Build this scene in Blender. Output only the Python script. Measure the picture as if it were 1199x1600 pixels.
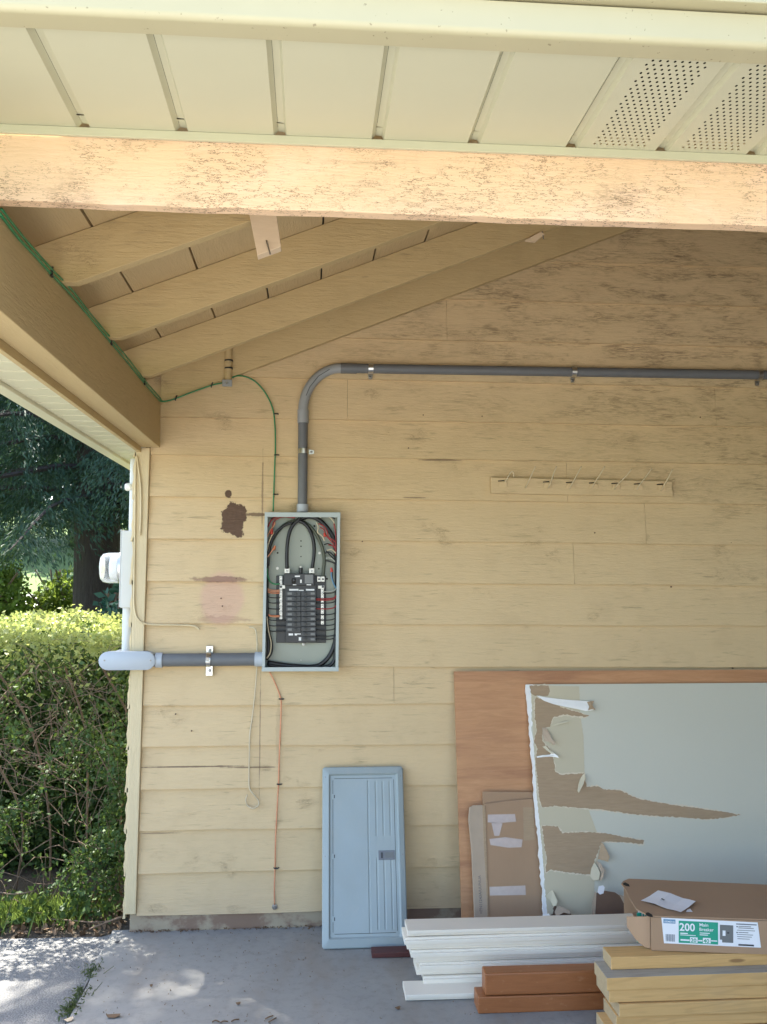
import bpy, bmesh, math, random
import numpy as np
from mathutils import Vector, Matrix
random.seed(7); RNG = np.random.default_rng(7)
for o in list(bpy.data.objects): bpy.data.objects.remove(o)
SC = bpy.context.scene; COL = SC.collection

# ------------------------------------------------------------------ camera
FPX, DIST, CH = 1420.0, 4.43, 1.643
TH = math.atan(102/FPX); PSI = math.atan(114/FPX*math.cos(TH)); ROLL = math.radians(.15)
_r = Vector((math.cos(PSI), -math.sin(PSI), 0))
_f = Vector((math.sin(PSI)*math.cos(TH), math.cos(PSI)*math.cos(TH), math.sin(TH)))
_u = _r.cross(_f)
R_ = _r*math.cos(ROLL)+_u*math.sin(ROLL); U_ = _u*math.cos(ROLL)-_r*math.sin(ROLL)
CAMP = Vector((0, -DIST, CH))
cam = bpy.data.cameras.new("camera"); cam.sensor_fit = 'VERTICAL'; cam.sensor_height = 24
cam.lens = 24*FPX/1600; cam.clip_end = 600; cam.clip_start = .05
co = bpy.data.objects.new("camera", cam); COL.objects.link(co)
M = Matrix((R_, U_, -_f)).transposed().to_4x4(); M.translation = CAMP; co.matrix_world = M
SC.camera = co

# ------------------------------------------------------------------ sky, sun, exposure
SUN_EL, SUN_AZ = 57, 42          # azimuth: degrees from +Y towards -X
w = bpy.data.worlds.new("World"); SC.world = w; w.use_nodes = True
nt = w.node_tree; bg = nt.nodes["Background"]
sky = nt.nodes.new("ShaderNodeTexSky"); sky.sky_type = 'NISHITA'; sky.sun_disc = False
sky.sun_elevation = math.radians(SUN_EL); sky.sun_rotation = math.radians(-SUN_AZ)
sky.air_density = 1.0; sky.dust_density = 1.5; sky.ozone_density = 1.0
nt.links.new(sky.outputs[0], bg.inputs[0]); bg.inputs[1].default_value = .15
sl = bpy.data.lights.new("sun", 'SUN'); sl.energy = 5.0; sl.angle = math.radians(.55); sl.color = (1, .95, .85)
so = bpy.data.objects.new("sun", sl); COL.objects.link(so)
sd = Vector((-math.sin(math.radians(SUN_AZ))*math.cos(math.radians(SUN_EL)),
             math.cos(math.radians(SUN_AZ))*math.cos(math.radians(SUN_EL)), math.sin(math.radians(SUN_EL))))
so.rotation_euler = sd.to_track_quat('Z', 'Y').to_euler(); so.location = sd*30
SC.view_settings.view_transform = 'Standard'; SC.view_settings.look = 'None'
SC.view_settings.exposure = 2.33; SC.view_settings.gamma = 1; SC.view_settings.use_curve_mapping = False
SC.render.engine = 'CYCLES'
SC.cycles.use_denoising = True
SC.cycles.max_bounces = 10; SC.cycles.diffuse_bounces = 7; SC.cycles.transparent_max_bounces = 8
SC.cycles.sample_clamp_indirect = 8
SC.cycles.caustics_reflective = False; SC.cycles.caustics_refractive = False

# ------------------------------------------------------------------ measuring helpers
def ray(px, py): return _f + R_*((px-600)/FPX) - U_*((py-800)/FPX)
def atY(px, py, Y=0.0):
    d = ray(px, py); return CAMP + d*((Y-CAMP.y)/d.y)
def atZ(px, py, Z=0.0):
    d = ray(px, py); return CAMP + d*((Z-CAMP.z)/d.z)
def atX(px, py, X):
    d = ray(px, py); return CAMP + d*((X-CAMP.x)/d.x)
class Sheet:
    """a leaning sheet, parallel to the wall's X: bottom line at (Yb, z=zb), top at (Yt, zt)"""
    def __init__(s, Yb, zb, Yt, zt):
        s.o = Vector((0, Yb, zb)); s.v = Vector((0, Yt-Yb, zt-zb)).normalized(); s.n = Vector((-1, 0, 0)).cross(s.v)
        if s.n.y > 0: s.n = -s.n
    def px(s, x, y, w=0):        # (u, v) of the sheet where a measured point lies
        o = s.o+s.n*w; d = ray(x, y); t = (o-CAMP).dot(s.n)/d.dot(s.n); p = CAMP+d*t-o
        return p.x, p.dot(s.v)
    def at(s, u, v, w=0): return Vector((u, 0, 0))+s.o+s.v*v+s.n*w
    def pt(s, x, y, w=0): return s.at(*s.px(x, y, w), w)

# ------------------------------------------------------------------ mesh helpers
class MB:
    def __init__(s): s.v = []; s.f = []
    def add(s, vs, fs):
        n = len(s.v); s.v += [Vector(p) for p in vs]; s.f += [tuple(i+n for i in f) for f in fs]; return s
    def box(s, x0, x1, y0, y1, z0, z1):
        return s.hexa([(x0,y0,z0),(x1,y0,z0),(x1,y0,z1),(x0,y0,z1)], [(x0,y1,z0),(x1,y1,z0),(x1,y1,z1),(x0,y1,z1)])
    def hexa(s, a, b):           # front loop a (4, counter-clockwise seen from the front), back loop b
        return s.loft([a, b])
    def loft(s, loops, closed=True, cap=True):
        n = len(loops[0]); vs = [p for l in loops for p in l]; fs = []
        for k in range(len(loops)-1):
            for i in range(n if closed else n-1):
                j = (i+1) % n; fs.append((k*n+i, (k+1)*n+i, (k+1)*n+j, k*n+j))
        if cap and closed:
            fs.append(tuple(range(n))); m = (len(loops)-1)*n; fs.append(tuple(range(m+n-1, m-1, -1)))
        return s.add(vs, fs)
    def prism(s, poly, d):       # poly: list of 3-D points, d: extrude vector
        d = Vector(d); return s.loft([[Vector(p) for p in poly], [Vector(p)+d for p in poly]])
    def poly(s, pts): return s.add(pts, [tuple(range(len(pts)))])
    def tube(s, pts, r, n=8, cap=True, flat=None):
        pts = [Vector(p) for p in pts]; rr = r if isinstance(r, (list, tuple)) else [r]*len(pts)
        t0 = (pts[1]-pts[0]).normalized(); a = t0.orthogonal().normalized(); loops = []
        for i, p in enumerate(pts):
            t = ((pts[min(i+1, len(pts)-1)]-pts[max(i-1, 0)])).normalized()
            a = (a-t*a.dot(t)).normalized(); b = t.cross(a)
            loops.append([p+(a*math.cos(2*math.pi*k/n)+b*math.sin(2*math.pi*k/n))*rr[i] for k in range(n)])
        return s.loft(loops, True, cap)
    def cyl(s, p0, p1, r, n=16): return s.tube([p0, p1], r, n)
    def lathe(s, c, ax, prof, n=24):   # prof: (radius, distance along axis)
        c = Vector(c); ax = Vector(ax).normalized(); a = ax.orthogonal().normalized(); b = ax.cross(a)
        return s.loft([[c+ax*h+(a*math.cos(2*math.pi*k/n)+b*math.sin(2*math.pi*k/n))*max(r, 1e-4) for k in range(n)] for r, h in prof])
    def build(s, name, m, parent=None, smooth=False, bevel=0, seg=2, fix=True):
        me = bpy.data.meshes.new(name)
        off = WLOC.get(parent.name, Vector()) if parent else Vector()
        me.from_pydata([p-off for p in s.v], [], s.f); me.update()
        if fix or bevel:
            bm = bmesh.new(); bm.from_mesh(me)
            if fix: bmesh.ops.recalc_face_normals(bm, faces=bm.faces)
            if bevel:
                es = [e for e in bm.edges if len(e.link_faces) == 2 and e.calc_face_angle(0) > .6]
                bmesh.ops.bevel(bm, geom=es, offset=bevel, segments=seg, affect='EDGES', profile=.6, clamp_overlap=True)
            bm.to_mesh(me); bm.free()
        o = bpy.data.objects.new(name, me); COL.objects.link(o)
        if m: me.materials.append(m)
        if smooth is True: me.polygons.foreach_set('use_smooth', [True]*len(me.polygons))
        elif smooth:
            me.polygons.foreach_set('use_smooth', [True]*len(me.polygons)); me.set_sharp_from_angle(angle=math.radians(smooth))
        if parent: o.parent = parent; WLOC[o.name] = off
        else: WLOC[o.name] = Vector()
        return o
WLOC = {}
def tag(o, label=None, cat=None, group=None, kind=None):
    for k, v in (('label', label), ('category', cat), ('group', group), ('kind', kind)):
        if v: o[k] = v
    return o
def thing(name, label, cat, loc=(0,0,0), group=None):
    o = bpy.data.objects.new(name, None); COL.objects.link(o); o.location = loc; o.empty_display_size = .05
    WLOC[o.name] = Vector(loc); return tag(o, label, cat, group)
def copy_thing(o, loc, label=None):
    c = o.copy(); COL.objects.link(c); c.location = loc; WLOC[c.name] = Vector(loc)
    if label: c['label'] = label
    for ch in o.children:
        d = ch.copy(); COL.objects.link(d); d.parent = c
        for g in ch.children:
            e = g.copy(); COL.objects.link(e); e.parent = d
    return c
def smooth_path(pts, sub=6):     # Catmull-Rom
    P = [Vector(p) for p in pts]; P = [P[0]*2-P[1]]+P+[P[-1]*2-P[-2]]; out = []
    for i in range(1, len(P)-2):
        a, b, c, d = P[i-1:i+3]
        for k in range(sub):
            t = k/sub; out.append(.5*((2*b)+(c-a)*t+(2*a-5*b+4*c-d)*t*t+(3*b-a-3*c+d)*t**3))
    return out+[P[-2]]

# ------------------------------------------------------------------ materials
class N:
    def __init__(s, name):
        s.m = bpy.data.materials.new(name); s.m.use_nodes = True; s.t = s.m.node_tree; s.b = s.t.nodes['Principled BSDF']
        g = s.t.nodes.new('ShaderNodeNewGeometry'); s.P = g.outputs['Position']; s.Nrm = g.outputs['True Normal']; s.rand = g.outputs['Random Per Island']
    def link(s, a, b): s.t.links.new(a, b)
    def put(s, sock, v):
        if isinstance(v, (int, float)): sock.default_value = v
        elif isinstance(v, tuple): sock.default_value = v if len(v) != 3 or sock.type == 'VECTOR' else (*v, 1)
        else: s.link(v, sock)
    def sc(s, v, k, loc=(0,0,0), rot=(0,0,0)):
        n = s.t.nodes.new('ShaderNodeMapping'); s.link(v, n.inputs[0]); n.inputs['Scale'].default_value = k
        n.inputs['Location'].default_value = loc; n.inputs['Rotation'].default_value = rot; return n.outputs[0]
    def noise(s, v, scale=5, det=3, rough=.55, dist=0, col=False):
        n = s.t.nodes.new('ShaderNodeTexNoise'); s.link(v, n.inputs['Vector']); n.inputs['Scale'].default_value = scale
        n.inputs['Detail'].default_value = det; n.inputs['Roughness'].default_value = rough; n.inputs['Distortion'].default_value = dist
        return n.outputs['Color' if col else 'Fac']
    def voro(s, v, scale=5, feat='F1', out='Distance'):
        n = s.t.nodes.new('ShaderNodeTexVoronoi'); n.feature = feat; s.link(v, n.inputs['Vector']); n.inputs['Scale'].default_value = scale
        return n.outputs[out]
    def mth(s, op, a, b=0, c=0, clamp=False):
        n = s.t.nodes.new('ShaderNodeMath'); n.operation = op; n.use_clamp = clamp
        for k, x in enumerate((a, b, c)): s.put(n.inputs[k], x)
        return n.outputs[0]
    def rng(s, v, a, b, c=0, d=1):
        n = s.t.nodes.new('ShaderNodeMapRange'); n.interpolation_type = 'SMOOTHSTEP'; s.put(n.inputs[0], v)
        for k, x in enumerate((a, b, c, d)): n.inputs[k+1].default_value = x
        return n.outputs[0]
    def mix(s, f, a, b, mode='MIX'):
        n = s.t.nodes.new('ShaderNodeMix'); n.data_type = 'RGBA'; n.blend_type = mode
        s.put(n.inputs[0], f); s.put(n.inputs[6], a); s.put(n.inputs[7], b); return n.outputs[2]
    def xyz(s, v):
        n = s.t.nodes.new('ShaderNodeSeparateXYZ'); s.link(v, n.inputs[0]); return n.outputs
    def blob(s, c, rad, amp=.5, nscale=9, soft=.12):   # irregular patch around c: 1 inside
        d = s.sc(s.P, tuple(1/x for x in rad), tuple(-a/x for a, x in zip(c, rad)))
        n = s.t.nodes.new('ShaderNodeVectorMath'); n.operation = 'LENGTH'; s.link(d, n.inputs[0])
        k = s.mth('ADD', n.outputs['Value'], s.mth('MULTIPLY', s.mth('SUBTRACT', s.noise(s.P, nscale, 5, .65), .5), amp*2))
        return s.rng(k, 1-soft, 1+soft, 1, 0)
    def done(s, col, rough=.6, bump=None, bs=.3, bd=.01, metal=0, spec=None):
        s.put(s.b.inputs['Base Color'], col); s.put(s.b.inputs['Roughness'], rough); s.b.inputs['Metallic'].default_value = metal
        if spec is not None: s.b.inputs['Specular IOR Level'].default_value = spec
        if bump is not None:
            n = s.t.nodes.new('ShaderNodeBump'); n.inputs['Strength'].default_value = bs; n.inputs['Distance'].default_value = bd
            s.link(bump, n.inputs['Height']); s.link(n.outputs[0], s.b.inputs['Normal'])
        return s.m
def plain(name, col, rough=.5, metal=0, var=.12, scale=14, spec=None, bump=0):
    n = N(name); f = n.noise(n.P, scale, 4)
    c = n.mix(f, tuple(x*(1-var) for x in col), tuple(min(1, x*(1+var)) for x in col))
    return n.done(c, rough, f if bump else None, bump, .004, metal, spec)

TAN = (.64, .487, .283)
def tan_paint(name, base=TAN, axis='x', cracks=.6, dirt=.3, stains=False, thr=.55, extra=None):
    n = N(name)
    st = {'x': (1, 1, 9), 'y': (9, 1, 9), 'z': (9, 9, 1)}[axis]
    if axis == 'x': st = (1, 9, 9)
    V = n.sc(n.P, st); wob = n.noise(n.P, 5, 3)
    grain = n.noise(V, 9, 6, .65, .6)
    fine = n.noise(n.sc(n.P, tuple(1 if a == 1 else 4 for a in st)), 40, 3, .6, .4)
    low = n.noise(n.P, 1.7, 3); mid = n.noise(n.P, 6, 5, .6)
    c = n.mix(low, tuple(x*.93 for x in base), tuple(min(1, x*1.05) for x in base))
    c = n.mix(n.mth('MULTIPLY', n.mth('MULTIPLY', n.rng(mid, .45, .75), n.rng(n.xyz(n.Nrm)[2], -.7, -.3)), dirt*.6), c, tuple(x*k for x, k in zip(base, (.62, .58, .55))))
    # hairline checks in the paint: thin iso-lines of stretched noise, only in weathered clusters
    ck = n.noise(n.sc(n.P, tuple(1 if a == 1 else 5.5 for a in st)), 13, 4, .6, 1.2)
    line = n.rng(n.mth('ABSOLUTE', n.mth('SUBTRACT', ck, .5)), .004, .016, 1, 0)
    ck2 = n.noise(n.sc(n.P, tuple(1 if a == 1 else 4 for a in st), (3, 7, 1)), 34, 3, .6, .8)
    line2 = n.rng(n.mth('ABSOLUTE', n.mth('SUBTRACT', ck2, .5)), .006, .03, 1, 0)
    cl = n.noise(n.sc(n.P, (1, 1, 1.6), (2.3, 0, 5.1)), 3.3, 5, .62)
    clus = n.rng(cl, thr+.02, thr+.2)
    stk = n.noise(n.sc(n.P, tuple(.8 if a == 1 else 9 for a in st), (1, 5, 2)), 8, 4, .62, .5)
    stk = n.mth('MULTIPLY', n.rng(stk, .56, .70), n.rng(n.noise(n.P, 2.3, 4, .6), .40, .62))
    k = n.mth('MULTIPLY', n.mth('MAXIMUM', line, n.mth('MULTIPLY', line2, .75)), n.mth('MULTIPLY', clus, cracks), clamp=True)
    c = n.mix(n.mth('MULTIPLY', clus, .12*dirt), c, tuple(x*.55 for x in base))
    c = n.mix(n.mth('MULTIPLY', stk, min(.62, cracks*.75)), c, tuple(x*.45 for x in base))
    c = n.mix(n.mth('MULTIPLY', k, .72), c, (.09, .058, .036))
    if stains:
        c = extra(n, c)
    h = n.mth('ADD', n.mth('MULTIPLY', grain, .8), n.mth('ADD', n.mth('MULTIPLY', fine, .35), n.mth('MULTIPLY', k, -.9)))
    return n.done(c, .62, h, .55, .006, spec=.35)
def wall_stains_shade(n, c):
    bz = (.31, .2, .19)
    p = atY(366, 812); q = atY(358, 772); r = atY(400, 804); t = atY(348, 935); b = atY(345, 905); b2 = atY(347, 968)
    pink = n.blob((t.x, 0, t.z), (.10, 9, .125), .16, 12, .16)
    c = n.mix(n.mth('MULTIPLY', pink, .55), c, (.62, .37, .30))
    for (cc, rad, col, a) in ((b, (.13, 9, .014), (.2, .10, .075), .7), (b2, (.12, 9, .018), (.36, .2, .15), .4)):
        m = n.blob((cc.x, 0, cc.z), rad, .9, 26, .25); c = n.mix(n.mth('MULTIPLY', m, a), c, col)
    m1 = n.blob((p.x, 0, p.z), (.058, 9, .082), .75, 15, .05); m2 = n.blob((q.x, 0, q.z), (.018, 9, .018), .4, 40, .12)
    m3 = n.blob((r.x, 0, r.z), (.05, 9, .009), .8, 40, .3)
    mm = n.mth('MAXIMUM', n.mth('MAXIMUM', m1, m2), n.mth('MULTIPLY', m3, .8))
    brown = n.mix(n.noise(n.P, 60, 3), (.085, .048, .03), (.15, .088, .055))
    c = n.mix(mm, c, brown)
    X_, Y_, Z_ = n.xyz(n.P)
    shade_reach = n.rng(n.mth('ADD', n.mth('MULTIPLY', X_, .42), Z_), 2.35, 3.5)  # mildew streaks thicken up and to the right, painting in the shade there
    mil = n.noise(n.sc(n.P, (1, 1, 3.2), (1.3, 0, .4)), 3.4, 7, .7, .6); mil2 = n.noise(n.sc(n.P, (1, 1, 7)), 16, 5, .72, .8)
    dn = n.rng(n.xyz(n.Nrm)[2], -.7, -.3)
    mildew_shade = n.mth('MULTIPLY', dn, n.mth('MULTIPLY', n.mth('MULTIPLY', n.rng(mil, .40, .66), n.rng(mil2, .40, .62)), n.mth('ADD', n.mth('MULTIPLY', shade_reach, .85), .10), clamp=True))
    c = n.mix(n.mth('MULTIPLY', mildew_shade, .8), c, (.13, .085, .045))
    for (xx, y0_, y1_, wr, a) in ((411, 716, 830, .004, .6), (407, 1062, 1238, .0032, .55), (436, 1090, 1200, .012, .18)):
        m_t, m_b = atY(xx, y0_), atY(xx, y1_); v_ = n.blob(((m_t.x+m_b.x)/2, 0, (m_t.z+m_b.z)/2), (wr, 9, (m_t.z-m_b.z)/2), .95, 30, .3); c = n.mix(n.mth('MULTIPLY', v_, a), c, (.16, .09, .06))
    for (xx, yy_, hw, a) in ((300, 1197.5, .24, .8), (395, 1198.5, .12, .7), (250, 1302, .09, .5), (690, 719, .11, .6), (648, 778, .07, .6)):
        m_c = atY(xx, yy_); v_ = n.blob((m_c.x, 0, m_c.z), (hw, 9, .0036), .75, 16, .2); c = n.mix(n.mth('MULTIPLY', v_, a), c, (.12, .07, .045))
    # dusty grime low down near the slab
    z = n.xyz(n.P)[2]
    c = n.mix(n.mth('MULTIPLY', n.rng(n.mth('ADD', z, n.mth('MULTIPLY', n.noise(n.P, 4, 4), .35)), .12, .5, 1, 0), .35), c, (.45, .36, .26))
    return c
M_SIDING = tan_paint("siding_paint", stains=True, extra=wall_stains_shade, cracks=.75, thr=.545)
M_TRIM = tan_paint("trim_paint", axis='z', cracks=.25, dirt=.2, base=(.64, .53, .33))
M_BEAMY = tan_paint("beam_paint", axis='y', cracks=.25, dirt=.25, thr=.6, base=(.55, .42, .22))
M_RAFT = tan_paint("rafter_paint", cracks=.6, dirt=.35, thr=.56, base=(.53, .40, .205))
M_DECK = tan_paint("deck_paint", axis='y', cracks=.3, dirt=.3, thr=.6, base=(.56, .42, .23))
def header_extra(n, c):
    pr = n.noise(n.sc(n.P, (1, 1, 2)), 4.5, 5, .65)
    c = n.mix(n.mth('MULTIPLY', n.rng(pr, .48, .66), .6), c, (.86, .62, .45))
    rag = n.noise(n.sc(n.P, (.55, 1, 2.6)), 38, 4, .7)
    cr = n.mth('MULTIPLY', n.rng(n.mth('ABSOLUTE', n.mth('SUBTRACT', rag, .5)), .003, .02, 1, 0), n.rng(n.noise(n.P, 6, 5, .7), .38, .56))
    return n.mix(n.mth('MULTIPLY', cr, .9), c, (.13, .055, .028))
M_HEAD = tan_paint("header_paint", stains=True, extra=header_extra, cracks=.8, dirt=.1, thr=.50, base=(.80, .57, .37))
M_SOFFIT = plain("vinyl_soffit", (.53, .52, .375), .45, var=.05, scale=3)
M_SOFF_SIDE = plain("vinyl_soffit_side", (.68, .65, .48), .45, var=.05, scale=3)
n = N("gutter_paint"); g_ = n.noise(n.P, 5, 4); spk = n.rng(n.noise(n.P, 85, 2), .70, .74)
M_GUTTER = n.done(n.mix(n.mth('MULTIPLY', spk, .7), n.mix(g_, (.43, .395, .25), (.50, .46, .30)), (.2, .16, .1)), .35)
M_DARKWALL = plain("dark_brown_wall", (.10, .075, .05), .8)
M_DARKGAP = plain("dark_cavity", (.02, .017, .013), .9)
n = N("bare_wood_block"); M_BLOCK = n.done(n.mix(n.noise(n.sc(n.P, (3, 3, 22)), 6, 4, .6, 1), (.66, .50, .33), (.76, .60, .42)), .7)
def pine(name, a=(.58, .335, .115), b=(.73, .47, .20)):
    n = N(name)
    d = n.sc(n.P, (.7, 9, 9)); g = n.noise(d, 7, 5, .6, 1.5)
    rings = n.mth('SINE', n.mth('MULTIPLY', n.noise(n.sc(n.P, (.35, 4, 4)), 3, 3, .5, .5), 60))
    c = n.mix(g, a, b); c = n.mix(n.mth('MULTIPLY', n.rng(rings, 0, 1), .22), c, tuple(x*.62 for x in a))
    kn = n.rng(n.voro(n.sc(n.P, (1.6, 5, 7)), 1.6), .05, .10, 1, 0); c = n.mix(n.mth('MULTIPLY', kn, .75), c, (.2, .1, .04))
    gr = n.rng(n.noise(n.P, 2.2, 4), .55, .8); c = n.mix(n.mth('MULTIPLY', gr, .35), c, (.36, .3, .22))
    c = n.mix(n.mth('MULTIPLY', n.rand, .22), c, tuple(x*.7 for x in a))
    return n.done(c, .65, g, .2, .003)
M_PINE = pine("pine_lumber"); M_PINEGREY = pine("weathered_lumber", (.33, .30, .25), (.45, .41, .34))
n = N("red_brown_stain"); g_ = n.noise(n.sc(n.P, (.8, 8, 8)), 9, 5, .6, 1.2)
sc_ = n.rng(n.noise(n.sc(n.P, (1, 1, 2)), 30, 4), .62, .7)
M_BROWN = n.done(n.mix(n.mth('MULTIPLY', sc_, .4), n.mix(g_, (.22, .074, .022), (.40, .15, .052)), (.42, .2, .1)), .45, g_, .2, .003)
M_DARKRED = plain("dark_red_paint", (.09, .025, .022), .5)
M_WHITEWOOD = plain("white_primed_wood", (.80, .735, .62), .5, var=.04, scale=7, bump=.1)
n = N("plywood_face"); V = n.sc(n.P, (.55, 2, 5)); g_ = n.noise(V, 8, 7, .68, 1.0); st = n.noise(n.sc(n.P, (.3, 1, 2.6)), 4, 5, .6, .6)
fl = n.noise(n.sc(n.P, (3, 8, 60)), 6, 3); c = n.mix(g_, (.33, .145, .06), (.64, .35, .17)); c = n.mix(n.mth('MULTIPLY', n.rng(st, .45, .72), .5), c, (.24, .09, .045))
c = n.mix(n.mth('MULTIPLY', n.rng(fl, .55, .75), .25), c, (.6, .36, .22))
M_PLY = n.done(c, .6, g_, .2, .003)
n = N("drywall_paper"); f = n.noise(n.P, 1.3, 4); c = n.mix(f, (.55, .535, .44), (.615, .60, .50)); M_DRYWALL = n.done(n.mix(n.mth('MULTIPLY', n.noise(n.P, 90, 2), .1), c, (.4, .4, .36)), .8)
M_DRYWALLFADED = plain("faded_drywall_paper", (.55, .49, .35), .8, var=.06, scale=5)
n = N("torn_brown_paper"); f = n.noise(n.sc(n.P, (3, 3, 30)), 5, 5, .6, .5); M_TORN = n.done(n.mix(f, (.30, .21, .125), (.46, .335, .215)), .9, f, .3, .003)
M_FRINGE = plain("torn_paper_fringe", (.66, .58, .44), .9, var=.12, scale=30)
M_GYPSUM = plain("gypsum_core", (.83, .82, .79), .95, var=.06, scale=40, bump=.6)
n = N("cardboard"); f = n.noise(n.P, 3, 4); fl = n.noise(n.sc(n.P, (90, 3, 3)), 4, 2)
c = n.mix(f, (.34, .215, .125), (.43, .28, .17)); M_CARD = n.done(n.mix(n.mth('MULTIPLY', fl, .18), c, (.25, .15, .085)), .8, fl, .06, .002)
M_CARDDARK = plain("dark_cardboard", (.15, .09, .06), .85, var=.2); M_CARDGREY = plain("greyed_cardboard", (.42, .325, .235), .85, var=.12)
M_TAPE = plain("packing_tape", (.46, .36, .31), .22, var=.14, scale=30, spec=.6)
M_PAPER = plain("white_paper", (.78, .78, .80), .6, var=.03); M_LABEL = plain("label_white", (.80, .81, .83), .4, var=.02)
M_GREEN = plain("label_green", (.02, .33, .21), .4, var=.05); M_BLUEINK = plain("label_blue", (.12, .27, .42), .4, var=.05)
M_INK = plain("ink_dark", (.05, .05, .055), .5, var=.05); M_GREYINK = plain("ink_grey", (.17, .18, .2), .5, var=.1)
M_INKFADED = plain("ink_faded", (.2, .17, .15), .7, var=.1)
# concrete slab
n = N("concrete_slab"); a = n.noise(n.P, 2.1, 6, .6); b = n.noise(n.P, 22, 5, .7); d = n.noise(n.sc(n.P, (1, .35, 1)), 3.4, 4)
c = n.mix(a, (.215, .213, .20), (.34, .335, .315)); c = n.mix(n.mth('MULTIPLY', n.rng(b, .45, .7), .5), c, (.19, .185, .175))
c = n.mix(n.mth('MULTIPLY', n.rng(d, .48, .70), .5), c, (.24, .195, .15)); spk = n.rng(n.noise(n.P, 150, 2), .66, .74); c = n.mix(n.mth('MULTIPLY', spk, .5), c, (.14, .13, .12))
M_SLAB = n.done(c, .85, b, .25, .004)
n = N("driveway_concrete"); a = n.noise(n.P, 1.2, 5, .6); b = n.noise(n.P, 60, 4, .7); c = n.mix(a, (.37, .355, .33), (.46, .445, .41)); c = n.mix(n.mth('MULTIPLY', n.rng(b, .45, .7), .45), c, (.17, .165, .16)); M_DRIVE = n.done(c, .9, b, .5, .006)
n = N("footing"); a = n.noise(n.sc(n.P, (1, 1, 2)), 6, 6, .65); b = n.rng(n.noise(n.sc(n.P, (1, 1, 1.3), (4, 0, 0)), 5, 5, .6), .43, .55)
c = n.mix(a, (.30, .245, .17), (.42, .35, .25)); c = n.mix(n.mth('MULTIPLY', b, .8), c, (.20, .12, .085)); M_FOOT = n.done(c, .9, a, .6, .01)
n = N("asphalt_drive"); a = n.noise(n.P, 1.6, 5, .6); b = n.voro(n.P, 120); c = n.mix(a, (.15, .15, .15), (.215, .212, .205)); c = n.mix(n.rng(b, .1, .6, .55, 0), c, (.32, .31, .29)); M_ASPHD = n.done(c, .9, b, .6, .006)
n = N("soil"); a = n.noise(n.P, 9, 6, .7); M_SOIL = n.done(n.mix(a, (.045, .033, .022), (.13, .10, .07)), .95, a, 1, .03)
n = N("lawn_ground"); a = n.noise(n.P, .6, 5, .6); M_LAWN = n.done(n.mix(a, (.07, .12, .03), (.13, .19, .05)), .95, n.noise(n.P, 30, 4), .6, .03)
n = N("asphalt"); M_ASPH = n.done(n.mix(n.noise(n.P, 3, 5), (.10, .10, .10), (.16, .155, .15)), .9)
# metals, plastics
n = N("grey_enamel"); M_ENAMEL = n.done(n.mix(n.noise(n.P, 6, 4), (.36, .41, .40), (.42, .47, .455)), .38, spec=.5)
n = N("grey_cover_enamel"); c = n.mix(n.noise(n.P, 5, 4), (.29, .34, .345), (.345, .40, .40)); sm = n.rng(n.noise(n.sc(n.P, (2, 2, .7)), 7, 6, .7), .52, .74); c = n.mix(n.mth('MULTIPLY', sm, .35), c, (.40, .41, .385)); sr = n.noise(n.sc(n.P, (1, 1, .25), (0, 0, 0), (0, .5, 0)), 60, 3, .6, .6); c = n.mix(n.mth('MULTIPLY', n.rng(n.mth('ABSOLUTE', n.mth('SUBTRACT', sr, .42)), .0, .006, 1, 0), .18), c, (.5, .54, .54))
M_COVER = n.done(c, n.rng(n.noise(n.P, 9, 5, .7), .3, .7, .28, .5), n.noise(n.P, 260, 2), .06, .001, spec=.5)
M_BACKPAN = plain("panel_back_steel", (.30, .325, .27), .4, var=.06, scale=8, spec=.5)
M_PVC = plain("pvc_dark_grey", (.135, .142, .15), .5, var=.12, scale=20, spec=.4); M_PVCL = plain("pvc_light_grey", (.29, .305, .31), .5, var=.06, scale=20)
M_PVCB = plain("pvc_fitting", (.40, .44, .48), .42, var=.03)
M_ZINC = plain("zinc_steel", (.62, .62, .60), .28, 1, var=.2, scale=60); M_SCREW = plain("screw_steel", (.30, .29, .28), .4, .9)
M_BLACK = plain("black_plastic", (.016, .016, .018), .42, var=.2); M_BREAKER = plain("breaker_grey_black", (.032, .034, .038), .4, var=.25, scale=50)
M_HANDLE = plain("breaker_handle", (.010, .010, .011), .35); M_GREYPL = plain("grey_plastic", (.16, .165, .16), .45)
M_LUG = plain("aluminium_lug", (.70, .68, .62), .45, .35); M_WHITEPL = plain("white_plastic", (.78, .78, .76), .4, var=.03)
M_RUBBER = plain("black_cable", (.014, .014, .015), .45, var=.25); M_GREENCABLE = plain("dull_green_cable", (.075, .085, .055), .45); M_GREENW = plain("green_wire", (.03, .22, .085), .4, var=.1)
M_RED = plain("red_wire", (.30, .022, .022), .4); M_ORANGE = plain("orange_wire", (.62, .20, .085), .5); M_COPPER = plain("bare_copper", (.66, .30, .17), .45, .35, var=.25, scale=90)
M_CREAM = plain("cream_wire", (.58, .49, .33), .55); M_GREYW = plain("grey_wire", (.42, .42, .36), .5); M_REDNUT = plain("red_wire_nut", (.5, .05, .03), .4)
n = N("meter_glass"); n.done((.9, .92, .92), .04); tr = n.t.nodes.new('ShaderNodeBsdfTransparent'); lw = n.t.nodes.new('ShaderNodeLayerWeight'); lw.inputs[0].default_value = .35
mx = n.t.nodes.new('ShaderNodeMixShader'); n.link(n.rng(lw.outputs['Facing'], 0, 1, .06, .75), mx.inputs[0]); n.link(tr.outputs[0], mx.inputs[1]); n.link(n.b.outputs[0], mx.inputs[2]); n.link(mx.outputs[0], n.t.nodes['Material Output'].inputs[0]); M_GLASS = n.m
M_METERBOX = plain("meter_box_enamel", (.55, .55, .52), .4, var=.05); M_WHITEPAINT = plain("white_pipe_paint", (.62, .63, .63), .45, var=.05)
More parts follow.
